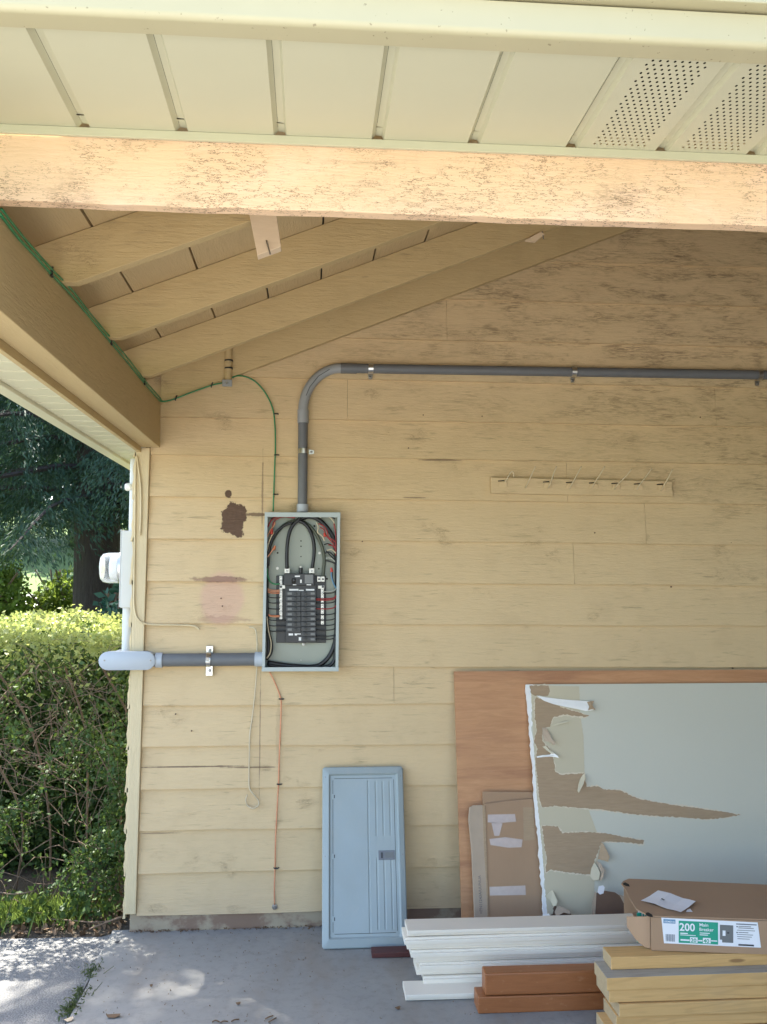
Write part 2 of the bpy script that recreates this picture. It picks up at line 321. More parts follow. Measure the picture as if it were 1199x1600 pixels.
M_ROOF = plain("roof_shingle", (.08, .075, .07), .95, var=.3, scale=30); M_RUST = plain("rusty_rod", (.12, .07, .045), .7)
def leafmat(name, a, b, trans=.35, tcol=None):
    n = N(name); c = n.mix(n.rand, a, b); c = n.mix(n.mth('MULTIPLY', n.noise(n.P, 2.5, 3), .4), c, tuple(x*.6 for x in a))
    n.done(c, .55, spec=.3); tr = n.t.nodes.new('ShaderNodeBsdfTranslucent'); n.put(tr.inputs[0], tcol or tuple(min(1, x*1.7) for x in b))
    mx = n.t.nodes.new('ShaderNodeMixShader'); mx.inputs[0].default_value = trans
    out = n.t.nodes['Material Output']; n.link(n.b.outputs[0], mx.inputs[1]); n.link(tr.outputs[0], mx.inputs[2]); n.link(mx.outputs[0], out.inputs[0]); return n.m
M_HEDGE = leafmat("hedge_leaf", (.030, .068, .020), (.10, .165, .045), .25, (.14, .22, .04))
M_HEDGESUN = leafmat("sunlit_hedge_leaf", (.27, .31, .085), (.44, .46, .17), .35, (.42, .48, .14))  # paler leaf colour that paints sunlight onto the hedge top
M_NEEDLE = leafmat("conifer_needle", (.020, .052, .030), (.048, .10, .056), .2, (.06, .11, .04))
M_SHRUB = leafmat("shrub_leaf", (.06, .12, .02), (.16, .22, .04), .4, (.25, .34, .05))
M_DARKLEAF = leafmat("laurel_leaf", (.02, .07, .045), (.05, .12, .08), .2)
M_GRASS = leafmat("grass_blade", (.10, .17, .035), (.19, .26, .06), .4, (.25, .34, .07))
M_WEED = leafmat("weed_leaf", (.05, .08, .028), (.11, .14, .05), .3)
n = N("bark"); a = n.noise(n.sc(n.P, (4, 4, 1)), 7, 6, .7); M_BARK = n.done(n.mix(a, (.022, .017, .014), (.07, .055, .045)), .95, a, 1, .05)
M_TWIG = plain("twig_bark", (.16, .11, .072), .85, var=.35, scale=20); M_DEADLEAF = plain("dead_leaf", (.16, .095, .05), .8, var=.4, scale=30)

# ================================================================== GROUND
def sheet(name, poly, z, m, sub=0):
    return tag(MB().poly([(x, y, z) for x, y in poly]).build(name, m), kind='structure')
g = MB(); xs = [-160, -60, -30, -15, -8, -4, 0, 5, 12, 30, 80, 160]; ys = [-120, -40, -12, -4, 3.4, 5, 7, 9, 12, 16, 22, 30, 45, 90, 180]
def terrain(x, y): return -.05 + (0 if y < 7 else min(9.0, .105*(y-7)**1.05))
vs = [(x, y, terrain(x, y)) for y in ys for x in xs]; nx = len(xs)
g.add(vs, [(j*nx+i, j*nx+i+1, (j+1)*nx+i+1, (j+1)*nx+i) for j in range(len(ys)-1) for i in range(nx-1)])
tag(g.build("lawn", M_LAWN), kind='structure')
sheet("soil", [(-14, -.1), (-.80, -.1), (-.80, 3.3), (-14, 3.3)], -.03, M_SOIL)
# driveway: concrete apron to the left of the slab and out towards the street
db = []
for k in range(13):
    x = -.95-k*.9; p = (x, .02+random.uniform(-.05, .05)+.03*k, -.022); db.append(p)
dv = MB(); dv.prism([(-.90, .04, -.022)]+db+[(-12, -3.41, -.022), (-.90, -3.41, -.022)], (0, 0, -.012))
tag(dv.build("driveway", M_ASPHD), kind='structure')
MB().box(-12, 9, -24, -3.412, -.034, -.020).build("front_pavement", M_DRIVE)["kind"] = 'structure'
L0 = atZ(174, 1458); L1 = atZ(105, 1600); e = [(L0.x, .02)]
for k in range(1, 9):
    t = k/8; e.append((L0.x+(L1.x-L0.x)*t+random.uniform(-.008, .008), L0.y*(1-t)-.1*t+(-3.3+.1)*t if k == 8 else L0.y+(L1.y-L0.y)*t))
e[-1] = (L1.x-.02, -3.38)
sb = MB(); sb.prism([(x, y, 0) for x, y in e]+[(2.598, -3.38, 0), (2.598, .02, 0)], (0, 0, -.06))
tag(sb.build("concrete_slab", M_SLAB, bevel=.004), kind='structure')

# ================================================================== SIDED WALL
wall = thing("house_wall", "tan lap siding wall of the carport with its corner board and stained footing", "wall", (-.8, 0, 0)); wall["kind"] = "thing"
rows = [[(212,1432),(436,1426)], [(215,1366),(428,1360),(637,1356)], [(216,1299.7),(428,1294.5),(640,1291)], [(219,1234),(429,1231),(640,1228)],
        [(221,1167),(438,1165),(640,1164)], [(223,1104),(438,1101.5),(640,1100.6)], [(228,1040),(532,1040.7),(820,1043.2),(1199,1046.3)],
        [(226,974.5),(532,975),(820,976.5),(1199,981)], [(229,908),(409,909),(532,911),(820,913),(1199,918)], [(231,841),(532,844.5),(820,847.5),(1199,854.5)],
        [(233,776),(464,778.3),(745,781.5),(900,786),(1199,791)], [(236,711),(464,713),(820,721),(1199,726.5)], [(256,652.5),(520,656),(820,661),(1122,667)],
        [(410,590),(520,592.3),(820,598.7),(1199,607.5)], [(529,528.5),(900,536.4),(1199,542.5)], [(698,468),(900,472.5),(1199,480)], [(850,409),(900,410.5),(1199,418)],
        [(900,349),(1199,357)], [(900,288),(1199,296)]]
fits = []
for r in rows:
    P = [atY(x, y, -.014) for x, y in r]; X = np.array([p.x for p in P]); Z = np.array([p.z for p in P])
    a, b = np.polyfit(X, Z, 1); a = max(-.006, min(.006, a*.7+.0)); fits.append((a, float(np.mean(Z)-a*np.mean(X))))
fits += [(0, fits[-1][1]+.2*k) for k in range(1, 4)]
CI_T, CI_B = atY(235.2, 711, -.014).x, atY(213.6, 1431, -.014).x
def cor_in(z): t = (z-.12)/(2.2-.12); return CI_B+(CI_T-CI_B)*t
butts = {12: [543], 9: [897], 10: [888], 8: [897], 11: []}
RIGHT = 2.6
MSL = .402
def gable_z(x): return 2.489+.402*(x+.68)
for i in range(len(fits)-1):
    (a, b), (a2, b2) = fits[i], fits[i+1]
    zl = a*0+b; xl = cor_in(zl)+.002 if zl < 2.3 else -.80
    if zl > 2.5: xl = max(-.8, (zl-2.489)/.402-.68-.45)
    cuts = [xl]+[atY(px, 800, -.014).x for px in ({12: [543, 1124], 10: [888], 8: [897], 9: [1010], 14: [700], 5: [617]}.get(i, []))]+[RIGHT]
    for k in range(len(cuts)-1):
        x0, x1 = cuts[k]+(.0007 if k else 0), cuts[k+1]-(.0007 if k < len(cuts)-2 else 0)
        m = MB(); loops = []
        ns = max(2, int((x1-x0)/.3))
        for q in range(ns+1):
            x = x0+(x1-x0)*q/ns; zb = a*x+b; zt = a2*x+b2+.022; j = .0012*math.sin(x*5.1+i*2.3)+.0008*math.sin(x*13+i)
            loops.append([(x, -.0165+j*.6, zb+j+.002), (x, -.0155+j*.6, zb+j+.005), (x, .0055, zt), (x, .011, zt), (x, .0045, zb+j+.0025)])
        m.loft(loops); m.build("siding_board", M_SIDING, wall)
# corner board and the sheathing behind the boards
c = MB(); co_t, co_b = -.838, -.842
c.hexa([(co_b, -.026, .085), (CI_B, -.026, .085), (CI_T, -.026, 2.2605), (co_t, -.026, 2.2605)], [(co_b, .06, .085), (CI_B, .06, .085), (CI_T, .06, 2.2605), (co_t, .06, 2.2605)])
c.build("corner_board", M_TRIM, wall, bevel=.004)
MB().box(-.80, RIGHT, .0125, .09, .02, 4.2).build("sheathing", M_DARKGAP, wall)
ft = MB(); loops = []
for q in range(36):
    x = -.822+(RIGHT+.822)*q/35; j = random.uniform(-.004, .004)
    loops.append([(x, -.006+j, -.01), (x, -.004+j, .105), (x, .09, .105), (x, .09, -.01)])
ft.loft(loops); ft.build("footing", M_FOOT, wall)
for (x, y) in ((662, 648.5), (754, 650.5), (1095, 652), (930, 832.5), (1143, 848), (639, 700), (348, 947), (346, 935), (370, 904), (1146, 1044), (567, 846), (1050, 917), (275, 1116), (300, 1142)):
    MB().lathe(atY(x, y, -.013), (0, -1, 0), [(.0034, -.008), (.0034, .0012), (.002, .0018), (0, .0018)], 8).build("nail_head", M_RUST, wall)
# side face of the wall, seen edge-on: lapped boards with lumpy paint
for i in range(12):
    zb = fits[i][1]-.01; zt = fits[i+1][1]+.01 if i < 11 else 2.24; m = MB(); loops = []
    for q in range(15):
        z = zb+(zt-zb)*q/14; t = q/14; j = .0022*math.sin(q*1.1+i*1.3)+random.uniform(-.0016, .0016)
        xo = -.856+.010*t+j
        loops.append([(xo, -.012, z), (-.843, -.012, z), (-.843, 5.8, z), (xo, 5.8, z)])
    m.loft(loops); m.build("side_board", M_TRIM, wall)
# unseen right wall, set close, dark and far forward to cut the light
rw = MB().box(2.6, 2.75, -7.5, 5.8, -.04, 3.9); tag(rw.build("unseen_right_wall", M_DARKWALL), kind='structure')

# ================================================================== CARPORT ROOF
roof = thing("carport_roof", "open tan gable roof of the carport with beams, rafters and vinyl soffits", "roof", (-.8, -2.4, 2.25)); roof["kind"] = "thing"
YB = -2.345                                        # back of the front header
ZB = 2.485
bx = MB().box(-.812, -.727, -2.75, -.017, 2.262, ZB); bx.build("side_beam", M_BEAMY, roof, bevel=.003)
MB().box(-.830, -.8135, -2.75, -.028, 2.237, 2.44).build("frieze_board", M_BEAMY, roof)
YF = atZ(0, 313, ZB).y; 
hz_l, hz_r = atY(0, 211, YF).z, atY(1199, 249, YF).z; ZH = (hz_l+hz_r)/2
h = MB(); loops = []
for q in range(60):
    x = -1.6+4.195*q/59; j = random.uniform(-.0025, .0025)
    zt = hz_l+(hz_r-hz_l)*(x+.7)/1.8
    loops.append([(x, YF, ZB+.001+j), (x, YF+.001, ZH), (x, YB, ZH), (x, YB+.001, ZB+.001+j*.6)])
h.loft(loops); h.build("front_header", M_HEAD, roof, bevel=.003)
RY = [-1.80, -1.19, -.575, -.056]
for k, y in enumerate(RY):
    m = MB(); X1 = 2.595; XF = -.682 if k < 3 else -.70
    zf = lambda x: 2.489+MSL*(x+.68)
    pr = [(-.95, y, 2.489), (XF, y, 2.489), (X1, y, zf(X1)), (X1, y, zf(X1)+.150), (-.95, y, zf(-.95)+.150)]
    if k == 3: pr = [(-.722, y, zf(-.722)), (X1, y, zf(X1)), (X1, y, zf(X1)+.150), (-.722, y, zf(-.722)+.150)]
    m.prism(pr, (0, .038, 0)); m.build("rafter", M_RAFT, roof, bevel=.002)
# deck planks, running front to back across the rafters
gx0, gx1 = atY(210, 446, -1.17).x, atY(310, 412, -1.17).x; st = gx1-gx0
dz = lambda x: 2.489+MSL*(x+.68)+.152
k0 = int((-1.0-gx0)/st)-1
for k in range(k0, k0+17):
    a, b = gx0+k*st+.0035, gx0+(k+1)*st-.0035
    a = max(a, -.94); b = min(b, 2.59)
    if b-a < .03: continue
    y0 = -2.74 if a > -.45 else YB+.002; MB().hexa([(a, y0, dz(a)), (b, y0, dz(b)), (b, y0, dz(b)+.02), (a, y0, dz(a)+.02)],
                          [(a, .0, dz(a)), (b, .0, dz(b)), (b, .0, dz(b)+.02), (a, .0, dz(a)+.02)]).build("deck_plank", M_DECK, roof)
sh = MB(); sh.prism([(-1.04, YB, dz(-1.04)+.024), (-.45, YB, dz(-.45)+.024), (-.45, YB, dz(-.45)+.05), (-1.04, YB, dz(-1.04)+.05)], (0, 8.2, 0))
sh.prism([(-.449, -2.84, dz(-.449)+.024), (2.6, -2.84, dz(2.6)+.024), (2.6, -2.84, dz(2.6)+.05), (-.449, -2.84, dz(-.449)+.05)], (0, 8.7, 0))
sh.box(-1.6, -.452, -2.84, YB-.002, ZH+.115, ZH+.14)
sh.prism([(2.601, -2.84, dz(2.6)+.024), (6.2, -2.84, dz(2.6)-1.43), (6.2, -2.84, dz(2.6)-1.40), (2.601, -2.84, dz(2.6)+.05)], (0, 8.7, 0))
sh.build("roof_covering", M_ROOF, roof)
MB().prism([(-.6, -2.425, ZH+.03), (2.595, -2.425, ZH+.03), (2.595, -2.425, dz(2.595)-.005), (-.6, -2.425, dz(-.6)-.005)], (0, .02, 0)).build("gable_panel", M_RAFT, roof)
# scab block nailed on the front rafter
yb = -1.842; q = [(403, 399), (440, 385.5), (430, 315), (388, 322)]
MB().prism([atY(x, y, yb) for x, y in q], (0, .040, 0)).build("scab_block", M_BLOCK, roof, bevel=.002)
MB().tube([atY(417, 376, yb-.002), atY(423, 397, yb-.03)], .0022, 6).build("nail", M_SCREW, roof)
MB().tube([atY(848, 362, -.58), atY(850, 373, -.6)], .0025, 6).build("nail", M_SCREW, roof)
MB().prism([atY(x, y, -.592) for x, y in ((822, 375), (838, 377), (852, 366), (846, 362))], (0, .02, 0)).build("wood_chip", M_BLOCK, roof)
# front soffit
ZS = ZH+.014; YJ = YF-.010
jm = MB(); jm.prism([(-1.6, YF-.0015, ZH-.006), (-1.6, YJ, ZH-.006), (-1.6, YJ, ZS-.0005), (-1.6, YF-.0015, ZS-.0005)], (4.19, 0, 0)); jm.build("soffit_channel", M_SOFFIT, roof, bevel=.001)
YFR = (atZ(0, 42, ZS).y+atZ(1199, 92, ZS).y)/2
seams = [atZ(x, y, ZS).x for x, y in ((128,195),(283,203),(437,208),(590,216),(740,222),(893,229),(1034,234),(1176,240))]
pw = (seams[-1]-seams[0])/7
seams = [seams[0]-pw*3, seams[0]-pw*2, seams[0]-pw]+seams+[seams[-1]+pw*k for k in range(1, 7) if seams[-1]+pw*k < 2.58]
def perforated(x0, x1, y0, y1, z):
    m = MB(); cs = .0150; nx_, ny_ = int((x1-x0-.04)/cs), int((y1-y0-.03)/cs)
    X0 = (x0+x1)/2-nx_*cs/2; Y0 = (y0+y1)/2-ny_*cs/2; X1 = X0+nx_*cs; Y1 = Y0+ny_*cs
    Q = lambda a, b, c, d: m.add([(a, c, z), (b, c, z), (b, d, z), (a, d, z)], [(0, 1, 2, 3)])
    Q(x0, x1, y0, Y0); Q(x0, x1, Y1, y1); Q(x0, X0, Y0, Y1); Q(X1, x1, Y0, Y1)
    for j in range(ny_):
        off = (j % 2)*cs/2; ya, yc = Y0+j*cs, Y0+(j+1)*cs
        n_ = nx_ if not off else nx_-1
        if off: Q(X0, X0+off, ya, yc); Q(X1-off, X1, ya, yc)
        for i in range(n_):
            xa = X0+off+i*cs; cx, cy = xa+cs/2, (ya+yc)/2
            cor = [(xa, ya, z), (xa+cs, ya, z), (xa+cs, yc, z), (xa, yc, z)]
            ho = [(cx+.0027*math.cos(math.pi/4*k-3*math.pi/4), cy+.0038*math.sin(math.pi/4*k-3*math.pi/4), z) for k in range(8)]
            hi = [(p[0], p[1], z+.006) for p in ho]
            fs = []
            for k in range(4):
                a = 4+2*k; b_ = 4+(2*k+1) % 8; c_ = 4+(2*k+2) % 8; d_ = (k+1) % 4
                fs += [(k, d_, b_), (k, b_, a), (d_, c_, b_)]
            m.add(cor+ho, fs)
    return m
for k in range(len(seams)-1):
    a, b = seams[k], seams[k+1]; g_ = .013; dp = .013
    y0, y1 = YFR-.03, YF-.001
    prof = [(a-g_*.2, ZS+dp), (a+g_*.9, ZS+dp*.9), (a+g_*1.3, ZS)] ; prof2 = [(b-g_*1.0, ZS), (b-g_*.5, ZS+dp*.75), (b-g_*.25, ZS+dp)]
    if k in (8, 9):
        m = perforated(prof[-1][0], prof2[0][0], y0, y1, ZS)
        for pf in (prof, prof2): m.loft([[(x, y0, z) for x, z in pf], [(x, y1, z) for x, z in pf]], closed=False)
        m.build("perforated_soffit_panel", M_SOFFIT, roof, fix=False)
    else:
        m = MB(); pf = prof+prof2; m.loft([[(x, y0, z) for x, z in pf], [(x, y1, z) for x, z in pf]], closed=False)
        m.build("soffit_panel", M_SOFFIT, roof, fix=False, smooth=25)
MB().box(-1.6, 2.59, YFR-.05, YF-.004, ZS+.022, ZS+.03).build("soffit_backing", M_DARKGAP, roof)
# front gutter: inner lip, flat bottom, rounded nose, sloping face; then the drip edge above
pf = [(YFR, ZS-.004), (YFR-.004, ZS-.008)]; yn = atZ(0, 22, ZS-.008).y
yn = (yn+atZ(1199, 75, ZS-.008).y)/2
for k in range(9):
    a_ = math.pi/2*k/8; pf.append((yn+.004-.014*math.sin(a_), ZS+.006-.014*math.cos(a_)))
pf += [(yn-.014, ZS+.03), (yn-.018, ZS+.050), (yn-.012, ZS+.052), (yn-.008, ZS+.03), (yn+.004, ZS+.012), (YFR-.004, ZS+.002)]
gt = MB(); gt.loft([[(x, y, z) for y, z in pf] for x in np.linspace(-1.6, 2.59, 12)]); gt.build("front_gutter", M_GUTTER, roof, smooth=35)
MB().box(-1.6, 2.59, yn-.044, yn+.02, ZS+.056, ZS+.085).build("drip_edge", M_GUTTER, roof, bevel=.003)
# left eave soffit, panel by panel, and its fascia
y = 1.2; zs_ = 2.241
while y > -2.72:
    MB().hexa([(-.949, y-.119, zs_), (-.832, y-.119, zs_), (-.832, y-.119, zs_+.006), (-.949, y-.119, zs_+.006)],
              [(-.949, y-.002, zs_+.0015), (-.832, y-.002, zs_+.0015), (-.832, y-.002, zs_+.0075), (-.949, y-.002, zs_+.0075)]).build("eave_soffit_panel", M_SOFF_SIDE, roof)
    y -= .122
MB().box(-1.0, -.951, -2.8, 5.8, 2.228, 2.42).build("eave_fascia", M_SOFF_SIDE, roof, bevel=.004)
MB().box(-.949, -.832, -2.7, 5.8, 2.252, 2.256).build("soffit_backing", M_DARKGAP, roof)

# ================================================================== CONDUITS ON THE WALL
YP = -.042
def wire(name, pts, r, m, parent=None, sub=6, n=6): return MB().tube(smooth_path(pts, sub), r, n).build(name, m, parent, smooth=True)
cd = thing("service_conduit", "long dark grey plastic conduit bending down into the top of the open breaker panel", "conduit", atY(475, 800, YP))
RP = .0235
el0, el1 = atY(474.3, 642, YP), atY(534, 575.3, YP); h_end = atY(1310, 587.7, YP)
MB().tube([atY(473.4, 796, YP), el0], RP, 20).build("vertical_pipe", M_PVC, cd, smooth=40)
MB().tube([el1, h_end], RP, 20).build("horizontal_pipe", M_PVC, cd, smooth=40)
ex, ez = el1.x-el0.x, el1.z-el0.z
arc = [Vector((el0.x+ex*(1-math.cos(t)), YP, el0.z+ez*math.sin(t))) for t in [math.pi/2*k/14 for k in range(15)]]
MB().tube(arc, RP*1.02, 20).build("elbow", M_PVCL, cd, smooth=40)
MB().tube([atY(474.4, 661, YP), atY(474.3, 640.5, YP)], RP*1.17, 20).build("coupling", M_PVCL, cd, smooth=40)
MB().tube([atY(533, 575.3, YP), atY(558, 575.8, YP)], RP*1.1, 20).build("coupling", M_PVC, cd, smooth=40)
MB().tube([atY(473.4, 800, YP), atY(473.5, 788, YP)], RP*1.2, 16).build("box_adapter", M_PVCB, cd, smooth=40)
MB().tube([arc[3]+Vector((.004,-RP*1.03,0)), arc[5]+Vector((.004,-RP*1.03,0)), arc[8]+Vector((.004,-RP*1.03,0)), arc[11]+Vector((.004,-RP*1.03,0))], .0016, 5).build("pencil_mark", M_INK, cd)
def strap(p, along, label, tabdir, tabs=1):
    """one-hole pipe strap: a band over the pipe and a screwed tab"""
    t = thing("pipe_strap", label, "strap", (p.x, YP, p.z), "steel straps on the dark grey conduit")
    A = Vector(along).normalized(); Tn = Vector(tabdir).normalized(); W = .012; r = RP+.003; loops = []
    for k in range(13):
        a = math.pi*k/12; o = Vector((0, -math.sin(a), 0))*r + Tn*(-math.cos(a))*r; oi = o*(1-.0024/r)
        c = Vector((p.x, YP, p.z)); loops.append([c+o-A*W, c+o+A*W, c+oi+A*W, c+oi-A*W])
    MB().loft(loops).build("band", M_ZINC, t, smooth=40)
    c = Vector((p.x, YP, p.z))+Tn*(r+.012); b = MB()
    yb = -.0165; f = [c-A*W-Tn*.013, c+A*W-Tn*.013, c+A*W*.7+Tn*.012, c-A*W*.7+Tn*.012]
    for v in f: v.y = yb-.003
    b.prism(f, (0, .003, 0)); b.build("tab", M_ZINC, t)
    s = c.copy(); s.y = yb-.0031; MB().lathe(s, (0, -1, 0), [(.0062, 0), (.0058, .002), (.003, .0035), (0.0, .0036)], 12).build("screw", M_SCREW, t)
    return t
strap(atY(580, 575.6, YP), (1,0,0), "shiny steel strap beside the bend of the long grey conduit", (0,0,-1))
strap(atY(897, 580.5, YP), (1,0,0), "steel strap halfway along the horizontal grey conduit above the hook rail", (0,0,-1))
strap(atY(1187, 586, YP), (1,0,0), "dull steel strap on the grey conduit at the right edge of the wall", (0,0,-1))
strap(atY(475, 705, YP), (0,0,1), "steel strap on the upright grey pipe above the breaker panel", (1,0,0))

YL = -.050; RL = .0305
lc = thing("lower_conduit", "thick grey conduit from a rounded end fitting at the wall corner into the panel", "conduit", atY(300, 1032, YL))
MB().tube([atY(236, 1031.5, YL), atY(404, 1030, YL)], RL, 22).build("pipe", M_PVC, lc, smooth=40)
MB().tube([atY(399, 1030, YL), atY(414, 1030, YL)], RL*1.13, 22).build("box_adapter", M_PVCB, lc, smooth=40)
lbx0, lbx1 = atY(155, 1032, -.085).x, atY(243.5, 1032, -.085).x; zc_ = atY(200, 1032.4, -.085).z; hh = (atY(200, 1018, -.085).z-atY(200, 1047, -.085).z)/2
def stadium(x0, x1, zc, r, y, n=12):
    return [(x1-r+r*math.sin(math.pi*k/n), y, zc-r*math.cos(math.pi*k/n)) for k in range(n+1)]+[(x0+r-r*math.sin(math.pi*k/n), y, zc+r*math.cos(math.pi*k/n)) for k in range(n+1)]
MB().loft([stadium(lbx0+.004, lbx1-.004, zc_, hh-.004, -.002), stadium(lbx0+.002, lbx1-.002, zc_, hh-.002, -.078), stadium(lbx0+.004, lbx1-.004, zc_, hh-.004, -.081)]).build("fitting_body", M_PVCB, lc, smooth=35)
MB().loft([stadium(lbx0, lbx1, zc_, hh, -.0812), stadium(lbx0, lbx1, zc_, hh, -.0885), stadium(lbx0+.003, lbx1-.003, zc_, hh-.003, -.0905)]).build("fitting_cover", M_PVCB, lc, smooth=35)
for x in (164, 236): MB().lathe(atY(x, 1032, -.0906), (0,-1,0), [(.0045,0),(.004,.0012),(0,.0014)], 10).build("cover_screw", M_SCREW, lc)
MB().tube([(lbx1-.004, YL, atY(243, 1031.5, YL).z), (lbx1+.028, YL, atY(248, 1031.5, YL).z)], RL*1.15, 22).build("hub", M_PVCB, lc, smooth=40)
MB().tube([(lbx0+.042, -.004, zc_), (lbx0+.042, .5, zc_)], RL, 18).build("rear_pipe", M_PVCB, lc, smooth=40)
# strut strap on the lower conduit
st_ = thing("pipe_clamp", "tall two-bolt galvanised clamp holding the thick lower conduit to the wall", "clamp", atY(327, 1030, YL))
cx = atY(327.3, 1030, YL).x; zc2 = atY(327, 1030.5, YL).z; W = .0165
for s_, (pa, pb) in ((1, (1009, 1022)), (-1, (1039, 1056))):
    z0, z1 = atY(327, pb, -.02).z, atY(327, pa, -.02).z
    m = MB().box(cx-W, cx+W, -.026, -.0145, z0, z1).build("foot_plate", M_ZINC, st_, bevel=.003)
    MB().lathe((cx+.002, -.0262, (z0+z1)/2), (0,-1,0), [(.0075,0),(.007,.003),(.0035,.0045),(0,.0046)], 12).build("bolt_head", M_SCREW, m)
loops = []
for k in range(15):
    a = math.pi*k/14; r = RL+.004; o = Vector((0, -math.sin(a)*r, -math.cos(a)*r)); oi = o*(1-.003/r); c = Vector((cx-.001, YL, zc2))
    wv = Vector((W*.62, 0, 0)); loops.append([c+o-wv, c+o+wv, c+oi+wv, c+oi-wv])
MB().loft(loops).build("clamp_band", M_ZINC, st_, smooth=40)
MB().cyl((cx-.002, -.092, zc2+.004), (cx-.002, -.080, zc2+.004), .009, 10).build("clamp_bolt", M_SCREW, st_)
MB().box(cx-.012, cx+.010, -.093, -.081, zc2-.010, zc2-.004).build("clamp_ear", M_ZINC, st_, bevel=.002)

# ---- green ground wire along the beam and down the wall
gw = thing("ground_wire", "green insulated wire running along the side beam and down into the panel top", "wire", atY(430, 700, -.02))
bxx = -.7235
bp = [(0, 333), (30, 372), (58, 402), (81, 428), (110, 458), (140, 494), (174, 535), (200, 566), (226, 598), (246, 621)]
def onbeam(x, y): return atX(x, y, bxx)
P = [onbeam(*q) for q in bp]
wl = [(253, 627), (270, 624.5), (300, 613), (333, 601.5), (352, 597), (368, 588), (384, 588.5), (402, 598), (418, 618), (427.5, 641), (430.5, 668), (431, 700), (429.6, 740), (428.5, 772), (427.6, 799)]
Pw = [atY(x, y, -.064 if x < 345 else (-.05 if x < 372 else -.022)) for x, y in wl]
wire("strand", P+Pw, .0038, M_GREENW, gw, 5, 8)
P2 = [p+Vector((.004, 0, .010+.002*math.sin(i*2.1))) for i, p in enumerate(P)]
wire("second_strand", P2+[Pw[0]+Vector((0, -.004, .004))], .0034, M_GREENW, gw, 5, 8)
def staple(p, ax, parent, s=1.0):
    ax = Vector(ax); m = MB(); m.tube([p-ax*.011*s, p-ax*.009*s+Vector((0,-.007,0)), p+ax*.009*s+Vector((0,-.007,0)), p+ax*.011*s], .0033*s, 6); m.build("staple", M_BLACK, parent)
for i in (3, 6, 8): staple(P[i]+Vector((.003, 0, .005)), (0, 0, 1), gw, 1.2)
for x, y, ax in ((276, 622, (.3,0,1)), (332, 601.5, (.3,0,1)), (368, 588, (.7,0,.7)), (432, 647, (1,0,0)), (433, 711, (1,0,0)), (431.5, 772.5, (1,0,0))):
    staple(atY(x, y, -.064 if x < 345 else -.022), ax, gw)
# stub of tan painted conduit tied under the rafter
cs = thing("conduit_stub", "short tan painted pipe stub with two black ties under the gable rafter", "pipe", atY(358, 600, -.075))
MB().tube([atY(358.5, 536, -.075), atY(357, 597, -.075)], .018, 14).build("pipe", M_RAFT, cs, smooth=40)
for yy in (563.5, 575.5): MB().tube([atY(358.2, yy-1.2, -.075), atY(358.2, yy+1.2, -.075)], .0205, 14).build("cable_tie", M_BLACK, cs, smooth=40)
MB().hexa([atY(348, 604, -.098), atY(363.5, 604, -.098), atY(363.5, 593, -.098), atY(348, 593, -.098)], [atY(348, 604, -.058), atY(363.5, 604, -.058), atY(363.5, 593, -.058), atY(348, 593, -.058)]).build("end_fitting", M_PVCL, cs, bevel=.003)
MB().lathe(atY(355, 598.5, -.0985), (0,-1,0), [(.006,0),(.005,.003),(0,.003)], 10).build("fitting_screw", M_ZINC, cs)

# ---- copper grounding wire below the panel
cw = thing("copper_wire", "thin bare copper wire stapled down the wall to a ground clamp near the floor", "wire", atY(432, 1416, -.02))
cp = [(422, 1050), (430, 1066), (439, 1090), (440, 1110), (438.5, 1150), (437, 1190), (436, 1224), (434, 1260), (431.5, 1310), (430.5, 1356), (429.5, 1390), (430, 1414)]
wire("strand", [atY(x, y, -.0185) for x, y in cp], .0032, M_COPPER, cw, 5, 7)
for x, y in ((440.5, 1092), (437.5, 1225), (432.5, 1356)): staple(atY(x, y, -.0185), (1, 0, 0), cw)
MB().lathe(atY(430, 1416.5, -.013), (0,-1,0), [(.013,0),(.013,.006),(.007,.007),(.007,.013),(0,.013)], 12).build("ground_clamp", M_SCREW, cw)
# ---- loose cream wires
w1 = [(390, 980), (397, 981), (401, 988), (402.5, 1010), (402, 1045), (399, 1085), (395, 1120), (391, 1150), (390.5, 1178), (390, 1205), (390.5, 1230), (396, 1240), (404, 1250), (404.5, 1258), (397, 1263), (388, 1259), (385, 1250), (387, 1242)]
o = wire("bell_wire", [atY(x, y, -.0195-.004*(i % 3)) for i, (x, y) in enumerate(w1)], .0034, M_CREAM, None, 6, 7)
tag(o, "thin cream wire hanging below the thick conduit and ending in a small loop", "wire")
w2 = [(219.5, 836), (221, 800), (220.5, 760), (217, 730), (214, 712), (212.5, 740), (212, 800), (211, 860), (210.3, 920), (210.5, 945), (213.5, 962), (222, 972.5), (240, 976), (270, 976.5), (300, 977.5), (308, 980), (312.5, 984)]
o = wire("painted_cable", [atY(x, y, -.034 if x < 232 else -.021) for x, y in w2], .0048, M_TRIM, None, 6, 7)
tag(o, "tan painted cable down the corner board turning right onto the siding", "cable")

